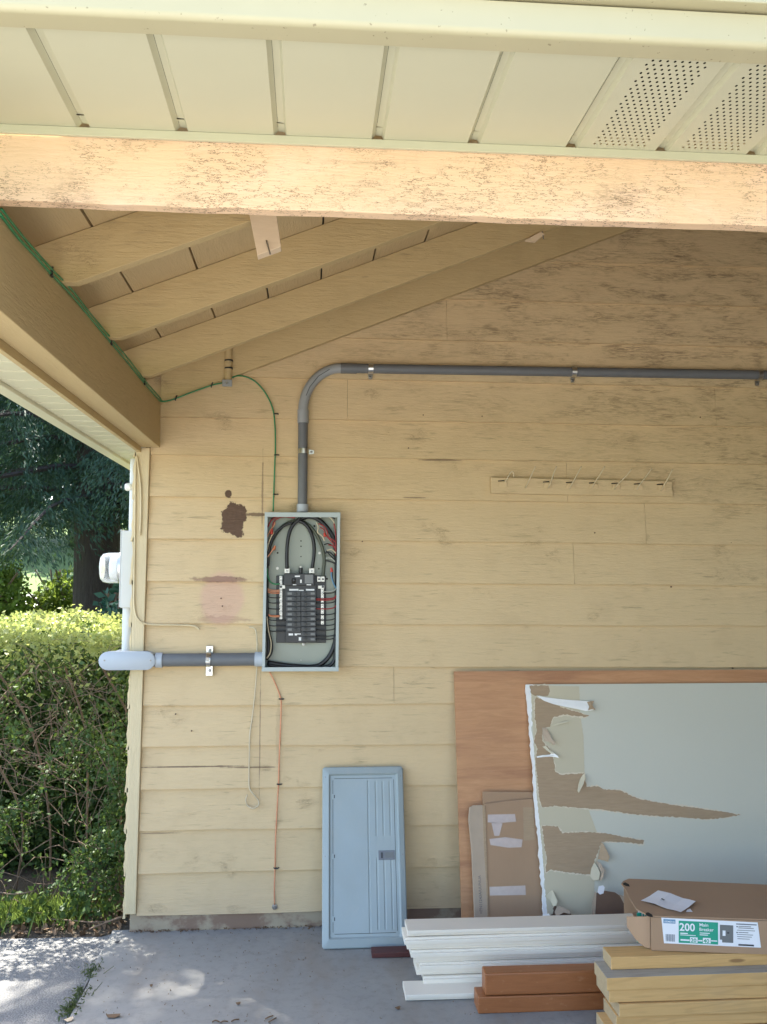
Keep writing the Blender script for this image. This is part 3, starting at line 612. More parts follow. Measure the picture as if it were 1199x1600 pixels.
# ================================================================== BREAKER PANEL
YR = -.100
def PC(cx, cy, Y=YR): return atY(380+cx/5.161, 760+cy/5.161, Y)
pn = thing("breaker_panel", "open grey breaker panel full of wires and black breakers, its cover off", "electrical panel", PC(470, 1490))
TL, TR, BR, BL = PC(178, 208), PC(788, 208), PC(772, 1492), PC(155, 1492)
def quad_in(t):              # inset rectangle on the rim plane
    c = (TL+TR+BR+BL)/4; wv = ((TR-TL)+(BR-BL)).normalized(); hv = ((TL-BL)+(TR-BR)).normalized()
    return [BL+wv*t+hv*t, BR-wv*t+hv*t, TR-wv*t-hv*t, TL+wv*t-hv*t]
def yy(l, Y): return [Vector((p.x, Y, p.z)) for p in l]
o_, i_, i2 = [BL, BR, TR, TL], quad_in(.014), quad_in(.0025)
m = MB(); m.loft([yy(o_, -.013), yy(o_, YR), yy(i_, YR), yy(i_, YR+.003), yy(i2, YR+.003), yy(i2, -.018)], cap=False)
m.build("enclosure", M_ENAMEL, pn, bevel=.0012)
# the top and bottom rims lap over the side flanges
hv = Vector((0, 0, 1))
MB().box(TL.x, TR.x, YR-.003, YR-.0005, TL.z-.022, TL.z).build("top_flange", M_ENAMEL, pn, bevel=.001)
MB().box(BL.x-.001, BR.x+.001, YR-.003, YR-.0005, BL.z, BL.z+.019).build("bottom_flange", M_ENAMEL, pn, bevel=.001)
MB().poly(yy(quad_in(.003), -.019)).build("back_pan", M_BACKPAN, pn)
for (cx_, cy_, r_) in ((470, 440, .0035), (470, 483, .0035), (470, 566, .003), (282, 536, .0045), (578, 320, .005), (614, 664, .004), (280, 745, .006), (680, 745, .005)):
    MB().lathe(PC(cx_, cy_, -.0192), (0,-1,0), [(r_,0),(r_,.0004),(0,.0004)], 10).build("punched_hole", M_DARKGAP, pn)
for (cx_, cy_, r_) in ((280, 660, .007), (620, 537, .007), (414, 1455, .004), (470, 1400, .0025)):
    MB().lathe(PC(cx_, cy_, -.0192), (0,-1,0), [(r_,0),(r_*.9,.003),(0,.004)], 14).build("mounting_screw", M_LUG, pn)
def pbox(x0, x1, y0, y1, Ya, Yb):      # crop-coordinate box: front at Ya, back at Yb
    a = [PC(x0, y1, Ya), PC(x1, y1, Ya), PC(x1, y0, Ya), PC(x0, y0, Ya)]; return MB().hexa(a, yy(a, Yb))
ib = pbox(270, 672, 720, 1262, -.032, -.020).build("interior_base", M_BLACK, pn, bevel=.002)
pbox(345, 592, 795, 1262, -.058, -.033).build("bus_cover", M_BLACK, pn, bevel=.002)
mbk = pbox(333, 580, 702, 798, -.078, -.034).build("main_breaker", M_BLACK, pn, bevel=.003)
pbox(500, 566, 712, 782, -.0805, -.0781).build("rating_plate", M_GREYPL, mbk, bevel=.0005)
pbox(395, 428, 742, 786, -.080, -.0781).build("lever_recess", M_DARKGAP, mbk); pbox(402, 421, 748, 764, -.092, -.0801).build("lever", M_BREAKER, mbk, bevel=.002)
for q in ((420, 462, 719, 730), (463, 476, 752, 778), (515, 552, 789, 797), (404, 432, 790, 796)): pbox(*q, -.0788, -.0781).build("label", M_WHITEPL, mbk)
MB().tube([PC(468, 702, -.05), PC(468, 655, -.05)], .010, 12).build("retainer", M_BLACK, mbk, smooth=40)
MB().lathe(PC(468, 651, -.052), (0,-1,0), [(.006,-.01),(.006,.001),(.004,.004),(0,.004)], 12).build("retainer_screw", M_LUG, mbk)
for (x, y) in ((358, 681), (557, 681)):
    lg = pbox(x-21, x+21, y-21, y+20, -.066, -.040).build("main_lug", M_LUG, pn, bevel=.002)
    MB().lathe(PC(x, y, -.0661), (0,-1,0), [(.006,0),(.006,.0015),(.003,.0016),(.003,.0005),(0,.0005)], 10).build("set_screw", M_SCREW, lg)
for k in range(8):                         # left column of breakers
    y = 845+k*41.5; b_ = pbox(350, 468, y, y+38, -.071, -.0585).build("breaker", M_BREAKER, pn, bevel=.0015)
    pbox(414, 436, y+9, y+29, -.083, -.0712).build("handle", M_HANDLE, b_, bevel=.001)
    pbox(362, 396, y+10, y+28, -.0722, -.0711).build("rating_label", M_GREYPL, b_)
for k in range(10):
    y = 845+k*41; b_ = pbox(473, 590, y, y+37.5, -.071, -.0585).build("breaker", M_BREAKER, pn, bevel=.0015)
    pbox(496, 518, y+9, y+28, -.083, -.0712).build("handle", M_HANDLE, b_, bevel=.001)
    pbox(548, 580, y+10, y+27, -.0722, -.0711).build("rating_label", M_GREYPL, b_)
for q in ((375, 450, 827, 841), (452, 492, 834, 843), (510, 578, 827, 841), (370, 406, 1186, 1202), (418, 468, 1186, 1194), (420, 438, 1194, 1202), (452, 472, 1216, 1244)):
    pbox(*q, -.0735 if q[2] < 850 and False else -.0592, -.0581).build("printed_label", M_WHITEPL, pn)
MB().lathe(PC(490, 1273, -.04), (0,-1,0), [(.007,-.015),(.007,.001),(0,.004)], 12).build("retainer_screw", M_LUG, pn)
for (x0, x1, y0, y1, nn) in ((297, 319, 722, 1072, 17), (631, 654, 822, 1116, 14)):
    nb = pbox(x0, x1, y0, y1, -.052, -.033).build("neutral_bar", M_LUG, pn, bevel=.001)
    for k in range(nn):
        y = y0+(y1-y0)*(k+.5)/nn; pbox(x0+6, x1-6, y-4.5, y+4.5, -.0532, -.0521).build("bar_screw", M_SCREW, nb)
        if k % 2: pbox(x0-.5, x1+.5, y+6.6, y+9.5, -.0526, -.0519).build("bar_slot", M_INK, nb)
pbox(318, 342, 796, 824, -.054, -.034).build("bonding_strap", M_LUG, pn, bevel=.001); pbox(609, 658, 800, 824, -.054, -.034).build("bonding_strap", M_LUG, pn, bevel=.001)
for x in (305, 643): MB().lathe(PC(x+3, 810, -.0545), (0,-1,0), [(.006,0),(.005,.003),(0,.003)], 10).build("bonding_screw", M_INK, pn)
for x in (616, 647):
    lg = pbox(x-15, x+14, 727, 768, -.064, -.034).build("neutral_lug", M_LUG, pn, bevel=.0015); MB().lathe(PC(x, 748, -.0642), (0,-1,0), [(.005,0),(.005,.0012),(0,.0012)], 10).build("set_screw", M_INK, lg)
def cab(pts, r, m, Y=-.06, name="cable"):
    return wire(name, [PC(p[0], p[1], p[2] if len(p) > 2 else Y) for p in pts], r, m, pn, 6, 8)
cab([(357, 665), (356, 560), (362, 450), (378, 370), (402, 318), (430, 288), (455, 262), (468, 215)], .0085, M_RUBBER, -.062)
cab([(560, 665), (574, 560), (576, 480), (560, 400), (530, 335), (495, 298), (455, 278), (432, 270)], .0085, M_RUBBER, -.055)
cab([(198, 1180, -.05), (196, 800), (200, 600), (222, 480), (272, 380), (335, 312), (410, 280), (470, 283), (535, 315), (595, 390), (640, 490), (658, 590), (650, 690), (645, 735)], .0078, M_GREENCABLE, -.046)
cab([(205, 640), (212, 520), (240, 425), (290, 350), (345, 312), (400, 292)], .0062, M_RUBBER, -.066)
cab([(470, 262), (520, 245), (575, 250), (640, 290), (700, 360), (742, 450), (756, 600), (760, 800), (758, 1000), (754, 1180), (735, 1290), (690, 1380), (620, 1440), (540, 1455), (440, 1450), (330, 1440), (200, 1420)], .0105, M_RUBBER, -.045)
cab([(745, 1200), (752, 1290), (742, 1390), (700, 1445), (600, 1468), (480, 1466), (340, 1462), (205, 1440)], .0085, M_RUBBER, -.058)
cab([(202, 1060), (206, 1130), (218, 1200), (234, 1270), (232, 1330), (215, 1368), (196, 1392)], .0062, M_RUBBER, -.06)
cab([(196, 1050), (202, 1120), (214, 1190), (230, 1262), (224, 1330), (206, 1370), (193, 1385)], .0030, M_CREAM, -.068)
cab([(192, 900), (196, 1000), (200, 1100), (205, 1220), (206, 1330), (195, 1400)], .0065, M_RUBBER, -.05)
cab([(194, 560), (192, 700), (194, 860), (198, 980), (203, 1100)], .0065, M_RUBBER, -.055)
cab([(196, 660), (202, 720), (224, 770), (262, 788), (300, 786)], .0036, M_GREENW, -.062)
cab([(194, 520), (205, 470), (228, 410), (250, 372)], .0034, M_CREAM, -.07)
for k, (pts, m) in enumerate([
    ([(198, 460), (222, 420), (238, 360), (246, 300), (275, 262), (340, 245), (420, 255)], M_RED), ([(200, 330), (235, 270), (300, 240), (390, 250), (470, 235)], M_RED),
    ([(196, 410), (225, 350), (250, 320), (262, 290)], M_COPPER), ([(200, 570), (222, 540), (245, 510), (264, 492)], M_COPPER), ([(196, 600), (215, 550), (236, 520), (252, 500)], M_RED),
    ([(620, 250), (660, 238), (705, 252), (738, 292), (752, 345)], M_CREAM), ([(622, 330), (655, 350), (672, 392), (700, 428), (735, 470), (752, 530)], M_RED),
    ([(610, 300), (648, 318), (680, 360), (692, 410), (724, 430), (748, 450)], M_RED), ([(595, 290), (610, 330), (604, 370), (640, 400), (660, 440)], M_CREAM),
    ([(655, 470), (690, 462), (728, 482), (752, 520)], M_RUBBER), ([(672, 520), (706, 556), (740, 592), (756, 610)], M_RUBBER), ([(660, 540), (700, 530), (735, 560), (756, 560)], M_RUBBER),
    ([(668, 598), (700, 604), (735, 618), (756, 640)], M_RUBBER), ([(670, 580), (712, 578), (745, 606)], M_GREYW), ([(690, 470), (722, 478), (750, 500)], M_RED), ([(680, 515), (720, 510), (752, 540)], M_CREAM),
    ([(722, 690), (724, 740), (742, 800), (756, 830)], M_RUBBER), ([(714, 680), (716, 730), (736, 790), (754, 822)], M_BLUEINK), ([(736, 300), (750, 380), (752, 480), (750, 560)], M_RED),
    ([(548, 228), (600, 236), (680, 232), (745, 262)], M_RUBBER), ([(230, 262), (300, 232), (420, 228), (520, 240)], M_RUBBER)]):
    cab(pts, .0030, m, -.056-.006*(k % 4), "branch_wire")
for (a, b) in (((238, 345), (231, 385)), ((262, 478), (250, 512)), ((714, 655), (720, 690)), ((655, 375), (668, 405))):
    MB().tube([PC(*a, -.075), PC(*b, -.075)], [.0045, .008], 10).build("wire_nut", M_REDNUT if a[0] != 262 else M_ORANGE, pn, smooth=40)
for k, (y, m) in enumerate([(834, M_COPPER), (846, M_COPPER), (858, M_ORANGE), (895, M_RUBBER), (938, M_RUBBER), (986, M_RUBBER), (1040, M_ORANGE), (1048, M_COPPER), (1077, M_RUBBER), (1122, M_RUBBER), (1165, M_RUBBER)]):
    x1 = 300 if k != 8 and k < 9 else 350; s_ = 12 if k > 2 else 6
    cab([(200, y-s_-4), (214, y-3), (250, y+3), (x1, y+2)], .0026, m, -.056, "branch_wire")
for k, (y, m) in enumerate([(845, M_GREYW), (860, M_RUBBER), (903, M_RED), (914, M_RED), (938, M_RUBBER), (984, M_RED), (1031, M_RUBBER), (1075, M_RUBBER), (1118, M_RUBBER), (1156, M_RUBBER), (1205, M_RUBBER), (1230, M_RUBBER)]):
    cab([(592 if k > 1 else 650, y+2), (660, y+4), (715, y), (742, y-10), (755, y-26)], .0026, m, -.057, "branch_wire")

# ================================================================== HOOK RAIL
YB_ = -.020
hr = thing("hook_rail", "long tan painted board on the siding with a row of eight bent wire hooks", "hook rail", atY(910, 774, YB_))
q = [(767.6, 770.8), (1052, 775.6), (1050.8, 752), (767.6, 745.8)]
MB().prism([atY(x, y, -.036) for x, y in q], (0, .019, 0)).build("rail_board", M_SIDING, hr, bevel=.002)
tips = [(800, 727), (837.5, 728.5), (870.5, 728.5), (909.5, 728.5), (946, 728.5), (988, 733), (1019.5, 731.5), (1052, 733)]
bases = [(791, 756), (822, 762), (857, 763), (891, 763), (926, 762), (961, 765), (996, 765), (1034, 767)]
for k, (b, t) in enumerate(zip(bases, tips)):
    p = [atY(*b, -.037), atY(b[0]+3, b[1]-6, -.062), atY(b[0]*.4+t[0]*.6, b[1]*.4+t[1]*.6, -.095), atY(*t, -.105)]
    if k == 0: p = [atY(788, 757, -.037), atY(793, 748, -.06), atY(799, 738, -.075), atY(803, 738, -.08), atY(804, 746, -.075)]
    MB().tube(smooth_path(p, 4), .0026, 6).build("wire_hook", M_CREAM, hr, smooth=True)
    if k not in (1,):
        x0 = (780, 0, 850, 886, 922, 957, 992, 1028)[k]; tb = MB()
        a = [atY(x0, 760.5+k*.8, -.037), atY(x0+13, 760.5+k*.8, -.037), atY(x0+12, 753+k*.8, -.050), atY(x0+2, 753+k*.8, -.050)]
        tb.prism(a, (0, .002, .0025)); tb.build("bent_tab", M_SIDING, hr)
        MB().prism([atY(x0-1, 752.5+k*.8, -.0366), atY(x0+9, 751.5+k*.8, -.0366), atY(x0+9, 750+k*.8, -.0366), atY(x0-1, 750.8+k*.8, -.0366)], (0, .0004, 0)).build("slot", M_DARKGAP, hr)

# ================================================================== METER AND SERVICE PIPES ON THE SIDE OF THE HOUSE
Ym = .09; XW = -.858
mt = thing("electric_meter", "pale grey electric meter box with a round glass meter on the sunlit side wall", "electric meter", (XW, Ym, 1.35))
z0, z1 = atY(198, 950, Ym).z, atY(198, 829, Ym).z; xo = atY(189.5, 880, Ym).x
MB().box(xo, XW+.002, Ym, Ym+.26, z0, z1).build("meter_box", M_METERBOX, mt, bevel=.006)
MB().box(xo-.006, xo-.0005, Ym+.004, Ym+.256, z0+.004, z1+.006).build("box_cover", M_METERBOX, mt, bevel=.003)
zm = atY(175, 887, Ym).z; ax = (-1, 0, 0); cm = Vector((xo-.006, Ym+.13, zm)); rm = (atY(170, 863, Ym+.13).z-atY(170, 911, Ym+.13).z)/2
MB().lathe(cm, ax, [(rm*1.12, -.004), (rm*1.12, .018), (rm*1.02, .024), (0, .0245)], 28).build("meter_ring", M_ZINC, mt, smooth=40)
ln = xo-atY(160, 887, Ym+.13).x-.006
MB().lathe(cm, ax, [(rm, .025), (rm*.99, ln*.72), (rm*.93, ln*.92), (rm*.8, ln), (0, ln), (0, ln-.004), (rm*.78, ln-.004), (rm*.9, ln*.9), (rm*.95, ln*.7), (rm*.96, .025)], 28).build("glass_dome", M_GLASS, mt, smooth=30)
MB().lathe(cm, ax, [(rm*.8, .0255), (rm*.8, ln*.55), (rm*.7, ln*.6), (0, ln*.6)], 24).build("meter_face", M_WHITEPL, mt, smooth=40)
MB().box(cm.x-ln*.62-.002, cm.x-ln*.62+.01, cm.y-.035, cm.y+.035, zm-.01, zm+.02).build("dial_window", M_INK, mt)
def side_pipe(name, label, pts, r, m, cat="pipe"):
    o = MB().tube(pts, r, 14).build(name, m, None, smooth=40); return tag(o, label, cat)
side_pipe("service_mast", "white painted service pipe from the eave soffit down to the meter box", [(XW-.020, Ym+.05, z1+.0), (XW-.020, Ym+.05, 2.225)], .0185, M_WHITEPAINT)
side_pipe("meter_conduit", "white painted conduit dropping from under the meter box behind the corner", [(XW-.034, Ym+.05, z0), (XW-.034, Ym+.05, zc_-.01)], .025, M_WHITEPAINT)
kp = atY(205, 761, .07)
kn = thing("insulator_knob", "small round white insulator knob on the side wall above the meter", "insulator", kp)
MB().lathe((XW+.02, .07, kp.z), ax, [(.008, -.02), (.008, .035), (.017, .038), (.019, .048), (.019, .058), (.015, .066), (.0, .068)], 16).build("knob", M_WHITEPL, kn, smooth=40)
MB().cyl((XW-.064, .07, kp.z), (XW-.068, .07, kp.z), .006, 8).build("knob_bolt", M_SCREW, kn)
rd = [atY(162, 705.5, .2), atY(186, 706.2, .2), atY(213, 707.5, .2)]
tag(MB().tube(rd, .0042, 7).build("metal_rod", M_RUST, None, smooth=40), "thin rusty rod sticking out sideways under the left eave soffit", "rod")

# ================================================================== LEANING PANEL COVER
sh_ = Sheet(-.27, 0, -.030, .735)
b0 = sh_.px(505, 1485); b1 = sh_.px(637, 1484); t0 = sh_.px(503.5, 1199); t1 = sh_.px(630.5, 1198)
U0, U1 = b0[0], b1[0]; V1 = (t0[1]+t1[1])/2; um = (t0[0]+b0[0])/2; uM = (t1[0]+b1[0])/2
UL, UR = um, uM; WC = UR-UL
cv = thing("panel_cover", "blue-grey metal panel cover with a closed door leaning against the siding", "panel cover", sh_.at((UL+UR)/2, 0))
def cq(cx, cy, w=0): return sh_.px(480+cx/5, 1180+cy/5, w)     # crop coordinates on the cover
def ring(m, outer, inner):
    n = len(outer); m.add(outer+inner, [(i, (i+1) % n, n+(i+1) % n, n+i) for i in range(n)])
def rrect(u0, u1, v0, v1, r, w, n=5):
    o = []
    for cx, cy, a0 in ((u1-r, v0+r, -90), (u1-r, v1-r, 0), (u0+r, v1-r, 90), (u0+r, v0+r, 180)):
        for k in range(n+1):
            a = math.radians(a0+90*k/n); o.append(sh_.at(cx+r*math.cos(a), cy+r*math.sin(a), w))
    return o
V0 = .0; tk = .0
loops = [rrect(UL, UR, V0, V1, .014, .0), rrect(UL, UR, V0, V1, .014, .012), rrect(UL+.004, UR-.004, V0+.004, V1-.004, .013, .0165),
         rrect(UL+.029, UR-.026, V0+.038, V1-.032, .008, .023), rrect(UL+.037, UR-.034, V0+.046, V1-.040, .008, .0115),
         rrect(UL+.048, UR-.044, V0+.058, V1-.052, .012, .0115)]
m = MB(); n_ = len(loops[0])
m.add([p for l in loops for p in l], [(k*n_+i, k*n_+(i+1) % n_, (k+1)*n_+(i+1) % n_, (k+1)*n_+i) for k in range(len(loops)-1) for i in range(n_)]+[tuple(range(n_-1, -1, -1))])
m.build("cover_frame", M_COVER, cv, smooth=30)
du0, du1, dv0, dv1 = UL+.050, UR-.046, V0+.060, V1-.054
d = MB(); d.add([sh_.at(u, v, .0085) for u, v in ((du0-.003, dv0-.003), (du1+.003, dv0-.003), (du1+.003, dv1+.003), (du0-.003, dv1+.003))], [(0, 1, 2, 3)])
d.build("door_recess", M_DARKGAP, cv)
# door skin with vertical ribs on its right-hand part
wD = du1-du0; vl = dv0+(dv1-dv0)*.485; vh = dv0+(dv1-dv0)*.60
prof = [(0, .0125)]
def groove(u, w_=.005, dp=.0028): return [(u-w_, .0125), (u-w_*.4, .0125-dp), (u+w_*.4, .0125-dp), (u+w_, .0125)]
P0 = [(0, .0125)]
for u in (.575, .705, .82, .935): P0 += groove(u*wD)
P0 += [(wD, .0125)]
fl_ = [(u, .0125) for u, _ in P0]; 
def row(pr, v): return [sh_.at(du0+u, v, w) for u, w in pr]
full = [(u, w if u < wD*.66 else .0125) for u, w in P0]
rows_ = [row(fl_, dv0), row(full, dv0+.012), row(P0, dv0+.03), row(P0, vl-.02), row(full, vl-.008), row(full, vh+.008), row(P0, vh+.02), row(P0, dv1-.03), row(full, dv1-.014), row(fl_, dv1-.008), row(fl_, dv1)]
dm = MB(); dm.loft(rows_, closed=False); 
back = [sh_.at(du0, dv0, .0086), sh_.at(du1, dv0, .0086), sh_.at(du1, dv1, .0086), sh_.at(du0, dv1, .0086)]
fr = [sh_.at(du0, dv0, .0125), sh_.at(du1, dv0, .0125), sh_.at(du1, dv1, .0125), sh_.at(du0, dv1, .0125)]
dm.add(fr+back, [(i, (i+1) % 4, 4+(i+1) % 4, 4+i) for i in range(4)])
door = dm.build("door", M_COVER, cv, smooth=25)
def sbox(u0, u1, v0, v1, w0, w1):
    return MB().hexa([sh_.at(u0, v0, w1), sh_.at(u1, v0, w1), sh_.at(u1, v1, w1), sh_.at(u0, v1, w1)], [sh_.at(u0, v0, w0), sh_.at(u1, v0, w0), sh_.at(u1, v1, w0), sh_.at(u0, v1, w0)])
lq0, lq1 = sh_.px(592, 1344), sh_.px(617, 1328.5)
lt = sbox(lq0[0], lq1[0], lq0[1], lq1[1], .0126, .0155).build("latch", M_GREYINK, cv, bevel=.001)
a_, b_ = sh_.px(595.5, 1341), sh_.px(598.5, 1332); sbox(a_[0], b_[0], a_[1], b_[1], .0156, .0185).build("latch_slider", M_INK, lt)
a_, b_ = sh_.px(602, 1340.5), sh_.px(615, 1331.5); sbox(a_[0], b_[0], a_[1], b_[1], .0156, .0163).build("latch_plate", M_GREYPL, lt)
for cy in (325, 790, 1280):
    u, v = cq(216, cy); sbox(du0-.006, du0+.004, v-.012, v+.012, .0110, .0142).build("hinge", M_COVER, cv, bevel=.001)
    sbox(du0+.004, du0+.008, v-.007, v+.007, .0126, .0135).build("hinge_slot", M_INK, cv)
for cx, cy in ((150, 175), (724, 165), (150, 792), (743, 776), (152, 1448), (745, 1440)):
    u, v = cq(cx, cy); MB().lathe(sh_.at(u, v, .0175), sh_.n, [(.006, -.002), (.0055, .0015), (0, .0022)], 10).build("cover_screw", M_SCREW, cv)

# ================================================================== PLYWOOD, DRYWALL, CARDBOARD
ply = Sheet(-.25, 0, -.030, 1.19)
m = MB(); pl = ply.px(710.5, 1049, .012); pb = ply.px(722, 1436, .012)
uL = (pl[0]+pb[0])/2; H_ply = pl[1]
m.hexa([ply.at(uL, .003, .012), ply.at(2.5, .003, .012), ply.at(2.5, H_ply, .012), ply.at(uL, H_ply, .012)], [ply.at(uL, .003), ply.at(2.5, .003), ply.at(2.5, H_ply), ply.at(uL, H_ply)])
tag(m.build("plywood_sheet", M_PLY), "large reddish brown plywood sheet leaning on the siding behind the torn drywall", "plywood")
dry = Sheet(-.40, 0, -.055, 1.15)
dw = thing("drywall_sheet", "big pale grey drywall sheet with torn brown paper and a broken white edge", "drywall", dry.at(1.6, 0))
WD = .013
def DP(cx, cy, w=WD): return dry.px(690+cx/2.3556, 1030+cy/2.3556, w)
tlu, tlv = DP(312, 93); blu, blv = DP(380, 965); HD = tlv
N_ = 70; edge = []; face_e = []
for k in range(N_+1):
    t = k/N_; v = HD*t; u = blu+(tlu-blu)*(v-blv)/(tlv-blv); edge.append((u+random.uniform(-.004, .004), v))
    wv = .026+.012*math.sin(t*21)+random.uniform(-.007, .007); face_e.append((u+max(.010, wv*(1.25-.35*t)), v))
RX = 2.42
body = [dry.at(u, v, WD) for u, v in face_e]+[dry.at(RX, HD, WD), dry.at(RX, 0, WD)]
m = MB(); m.prism(body, dry.n*-.0012); m.build("face_paper", M_DRYWALL, dw)
core = [dry.at(u, v, WD-.0014) for u, v in edge]+[dry.at(RX, HD, WD-.0014), dry.at(RX, 0, WD-.0014)]
m = MB(); m.prism(core, dry.n*-(WD-.0014)); m.build("gypsum_core", M_GYPSUM, dw)
def patch(pts, w, name, m, jit=.0, th=.0008, grow=0):
    o = []
    if m is M_TORN and not grow: patch(pts, w-.0006, "paper_fringe", M_FRINGE, 3.2, .0006, 4.5)
    if grow:
        q = []; ar = sum(pts[i][0]*pts[(i+1) % len(pts)][1]-pts[(i+1) % len(pts)][0]*pts[i][1] for i in range(len(pts)))
        for i in range(len(pts)):
            (ax_, ay_), (bx_, by_) = pts[i-1], pts[(i+1) % len(pts)]; tx_, ty_ = bx_-ax_, by_-ay_; L_ = math.hypot(tx_, ty_) or 1; sg = 1 if ar > 0 else -1
            g_ = grow*random.uniform(.0, 1.3); x_ = pts[i][0]+ty_/L_*sg*g_; q.append((max(x_, 336) if x_ < 345 else x_, pts[i][1]-tx_/L_*sg*g_))
        pts = q
    for i, (x, y) in enumerate(pts):
        x2, y2 = pts[(i+1) % len(pts)]; L = math.hypot(x2-x, y2-y); n = max(1, int(L/5)) if jit else 1
        for k in range(n):
            t = k/n; o.append(DP(x+(x2-x)*t+(random.uniform(-jit, jit) if k else 0), y+(y2-y)*t+(random.uniform(-jit, jit) if k else 0)))
    P = [dry.at(u, v, w) for u, v in o]; mm = MB(); mm.prism(P, dry.n*-th); return mm.build(name, m, dw)
# faded strip near the edge, then the torn places where brown inner paper shows
patch([(330, 97), (508, 100), (512, 200), (524, 290), (528, 415), (545, 560), (575, 640), (590, 680), (565, 800), (560, 962), (392, 962), (372, 700), (352, 500), (340, 300)], WD+.0009, "faded_paper", M_DRYWALLFADED, 1.0)
patch([(325, 97), (395, 97), (400, 120), (392, 135), (345, 135), (330, 125)], WD+.0018, "torn_paper", M_TORN, 2)
patch([(345, 150), (352, 140), (445, 178), (545, 208), (530, 213), (450, 203), (412, 215), (400, 250), (372, 255), (372, 300), (410, 345), (415, 380), (420, 415), (440, 425), (525, 420), (535, 470), (575, 468), (600, 480), (660, 483), (695, 500), (720, 512), (800, 528), (900, 543), (1000, 556), (1105, 573), (1050, 582), (985, 590), (900, 583), (780, 577), (700, 570), (600, 555), (480, 545), (420, 540), (372, 545), (362, 520), (358, 480), (352, 420), (348, 360), (355, 330), (342, 300), (352, 262), (345, 215)], WD+.0018, "torn_paper", M_TORN, 2.2)
patch([(372, 612), (430, 615), (444, 640), (520, 636), (600, 640), (660, 652), (748, 668), (742, 682), (660, 672), (590, 672), (575, 715), (556, 765), (560, 795), (470, 785), (400, 775), (384, 790), (388, 740), (380, 680)], WD+.0018, "torn_paper", M_TORN, 2.2)
# curled flaps
def flap(pts, lifts, name, m):
    P = [dry.at(*DP(x, y), WD+.0024+l) for (x, y), l in zip(pts, lifts)]; mm = MB(); mm.prism(P, dry.n*-.0007); mm.build(name, m, dw)
flap([(350, 134), (385, 141), (430, 147), (480, 152), (520, 154), (556, 158), (550, 166), (556, 190), (530, 193), (490, 184), (450, 176), (410, 166), (378, 154)], [.002, .004, .006, .007, .008, .012, .012, .018, .014, .012, .01, .007, .004], "peeled_strip", M_GYPSUM)
flap([(533, 160), (548, 157), (558, 156), (552, 170), (562, 190), (548, 187), (535, 191), (540, 177)], [.016, .020, .023, .018, .028, .022, .023, .02], "paper_curl", M_TORN)
flap([(372, 252), (384, 254), (394, 272), (402, 290), (416, 316), (410, 318), (396, 306), (378, 300), (372, 278)], [.003, .006, .012, .018, .026, .024, .014, .005, .003], "paper_curl", M_CARDGREY)
flap([(521, 424), (527, 422), (526, 440), (518, 462), (506, 482), (500, 494), (496, 486), (502, 462), (510, 440)], [.004, .010, .018, .024, .028, .030, .024, .012, .006], "paper_curl", M_DRYWALLFADED)
flap([(350, 358), (372, 354), (398, 352), (406, 344), (424, 358), (428, 366), (414, 362), (402, 360), (375, 361), (352, 363)], [.002, .006, .010, .018, .024, .026, .02, .012, .006, .003], "peeled_strip", M_GYPSUM)
flap([(372, 322), (384, 320), (396, 336), (412, 350), (404, 350), (390, 340)], [.002, .008, .014, .02, .016, .01], "paper_curl", M_DRYWALLFADED)
flap([(404, 244), (430, 234), (462, 229), (466, 234), (436, 241), (410, 249)], [.002, .006, .012, .013, .008, .003], "paper_curl", M_DRYWALLFADED)
flap([(588, 672), (594, 680), (604, 706), (612, 728), (606, 745), (590, 740), (574, 735), (580, 710)], [.004, .012, .024, .032, .030, .02, .010, .006], "paper_curl", M_TORN)
flap([(566, 742), (580, 748), (597, 775), (590, 800), (584, 815), (578, 812), (586, 786), (576, 762)], [.010, .014, .024, .028, .026, .024, .018, .012], "paper_curl", M_CARDGREY)
flap([(562, 748), (572, 764), (580, 786), (574, 812), (556, 815), (546, 800), (552, 768)], [.006, .012, .02, .022, .014, .006, .004], "paper_curl", M_DRYWALLFADED)
flap([(398, 856), (408, 850), (414, 866), (423, 888), (418, 904), (408, 910), (400, 890), (386, 872)], [.003, .008, .016, .026, .028, .02, .01, .004], "paper_curl", M_DRYWALLFADED)
flap([(424, 906), (444, 912), (468, 926), (464, 936), (444, 931), (432, 938), (420, 950), (414, 930)], [.016, .026, .038, .04, .032, .028, .026, .016], "paper_curl", M_CARDGREY)
patch([(415, 905), (450, 925), (500, 950), (520, 966), (405, 966)], WD+.0026, "broken_hole", M_CARDDARK, 4)
flap([(372, 940), (392, 935), (408, 960), (388, 972), (374, 968)], [.004, .016, .03, .02, .006], "peeled_strip", M_GYPSUM)
# flattened carton behind the drywall
cb = Sheet(-.33, 0, -.176, .62)
ct = thing("flattened_carton", "flattened brown cardboard carton with tape strips standing between plywood and drywall", "cardboard", cb.at(.85, 0))
def CP(cx, cy, w): return cb.px(690+cx/2.3556, 1030+cy/2.3556, w)
def cbox(pts, w0, w1, name, m, bev=0):
    P = [cb.at(*CP(x, y, w1), w1) for x, y in pts]; mm = MB(); mm.prism(P, cb.n*-(w1-w0)); return mm.build(name, m, ct, bevel=bev)
cbox([(152, 487), (380, 490), (420, 1010), (172, 1010)], .0, .006, "back_layer", M_CARD)
cbox([(160, 532), (300, 515), (390, 512), (420, 1010), (175, 1010)], .0065, .022, "front_layer", M_CARD, .002)
cbox([(105, 545), (118, 538), (150, 536), (160, 545), (177, 1010), (126, 1010), (112, 700), (101, 590)], .0065, .024, "side_flap", M_CARDGREY, .003)
cbox([(152, 540), (160, 534), (164, 560), (171, 800), (178, 1010), (173, 1010), (164, 800), (158, 700)], .024, .0262, "folded_edge", M_TORN, .001)
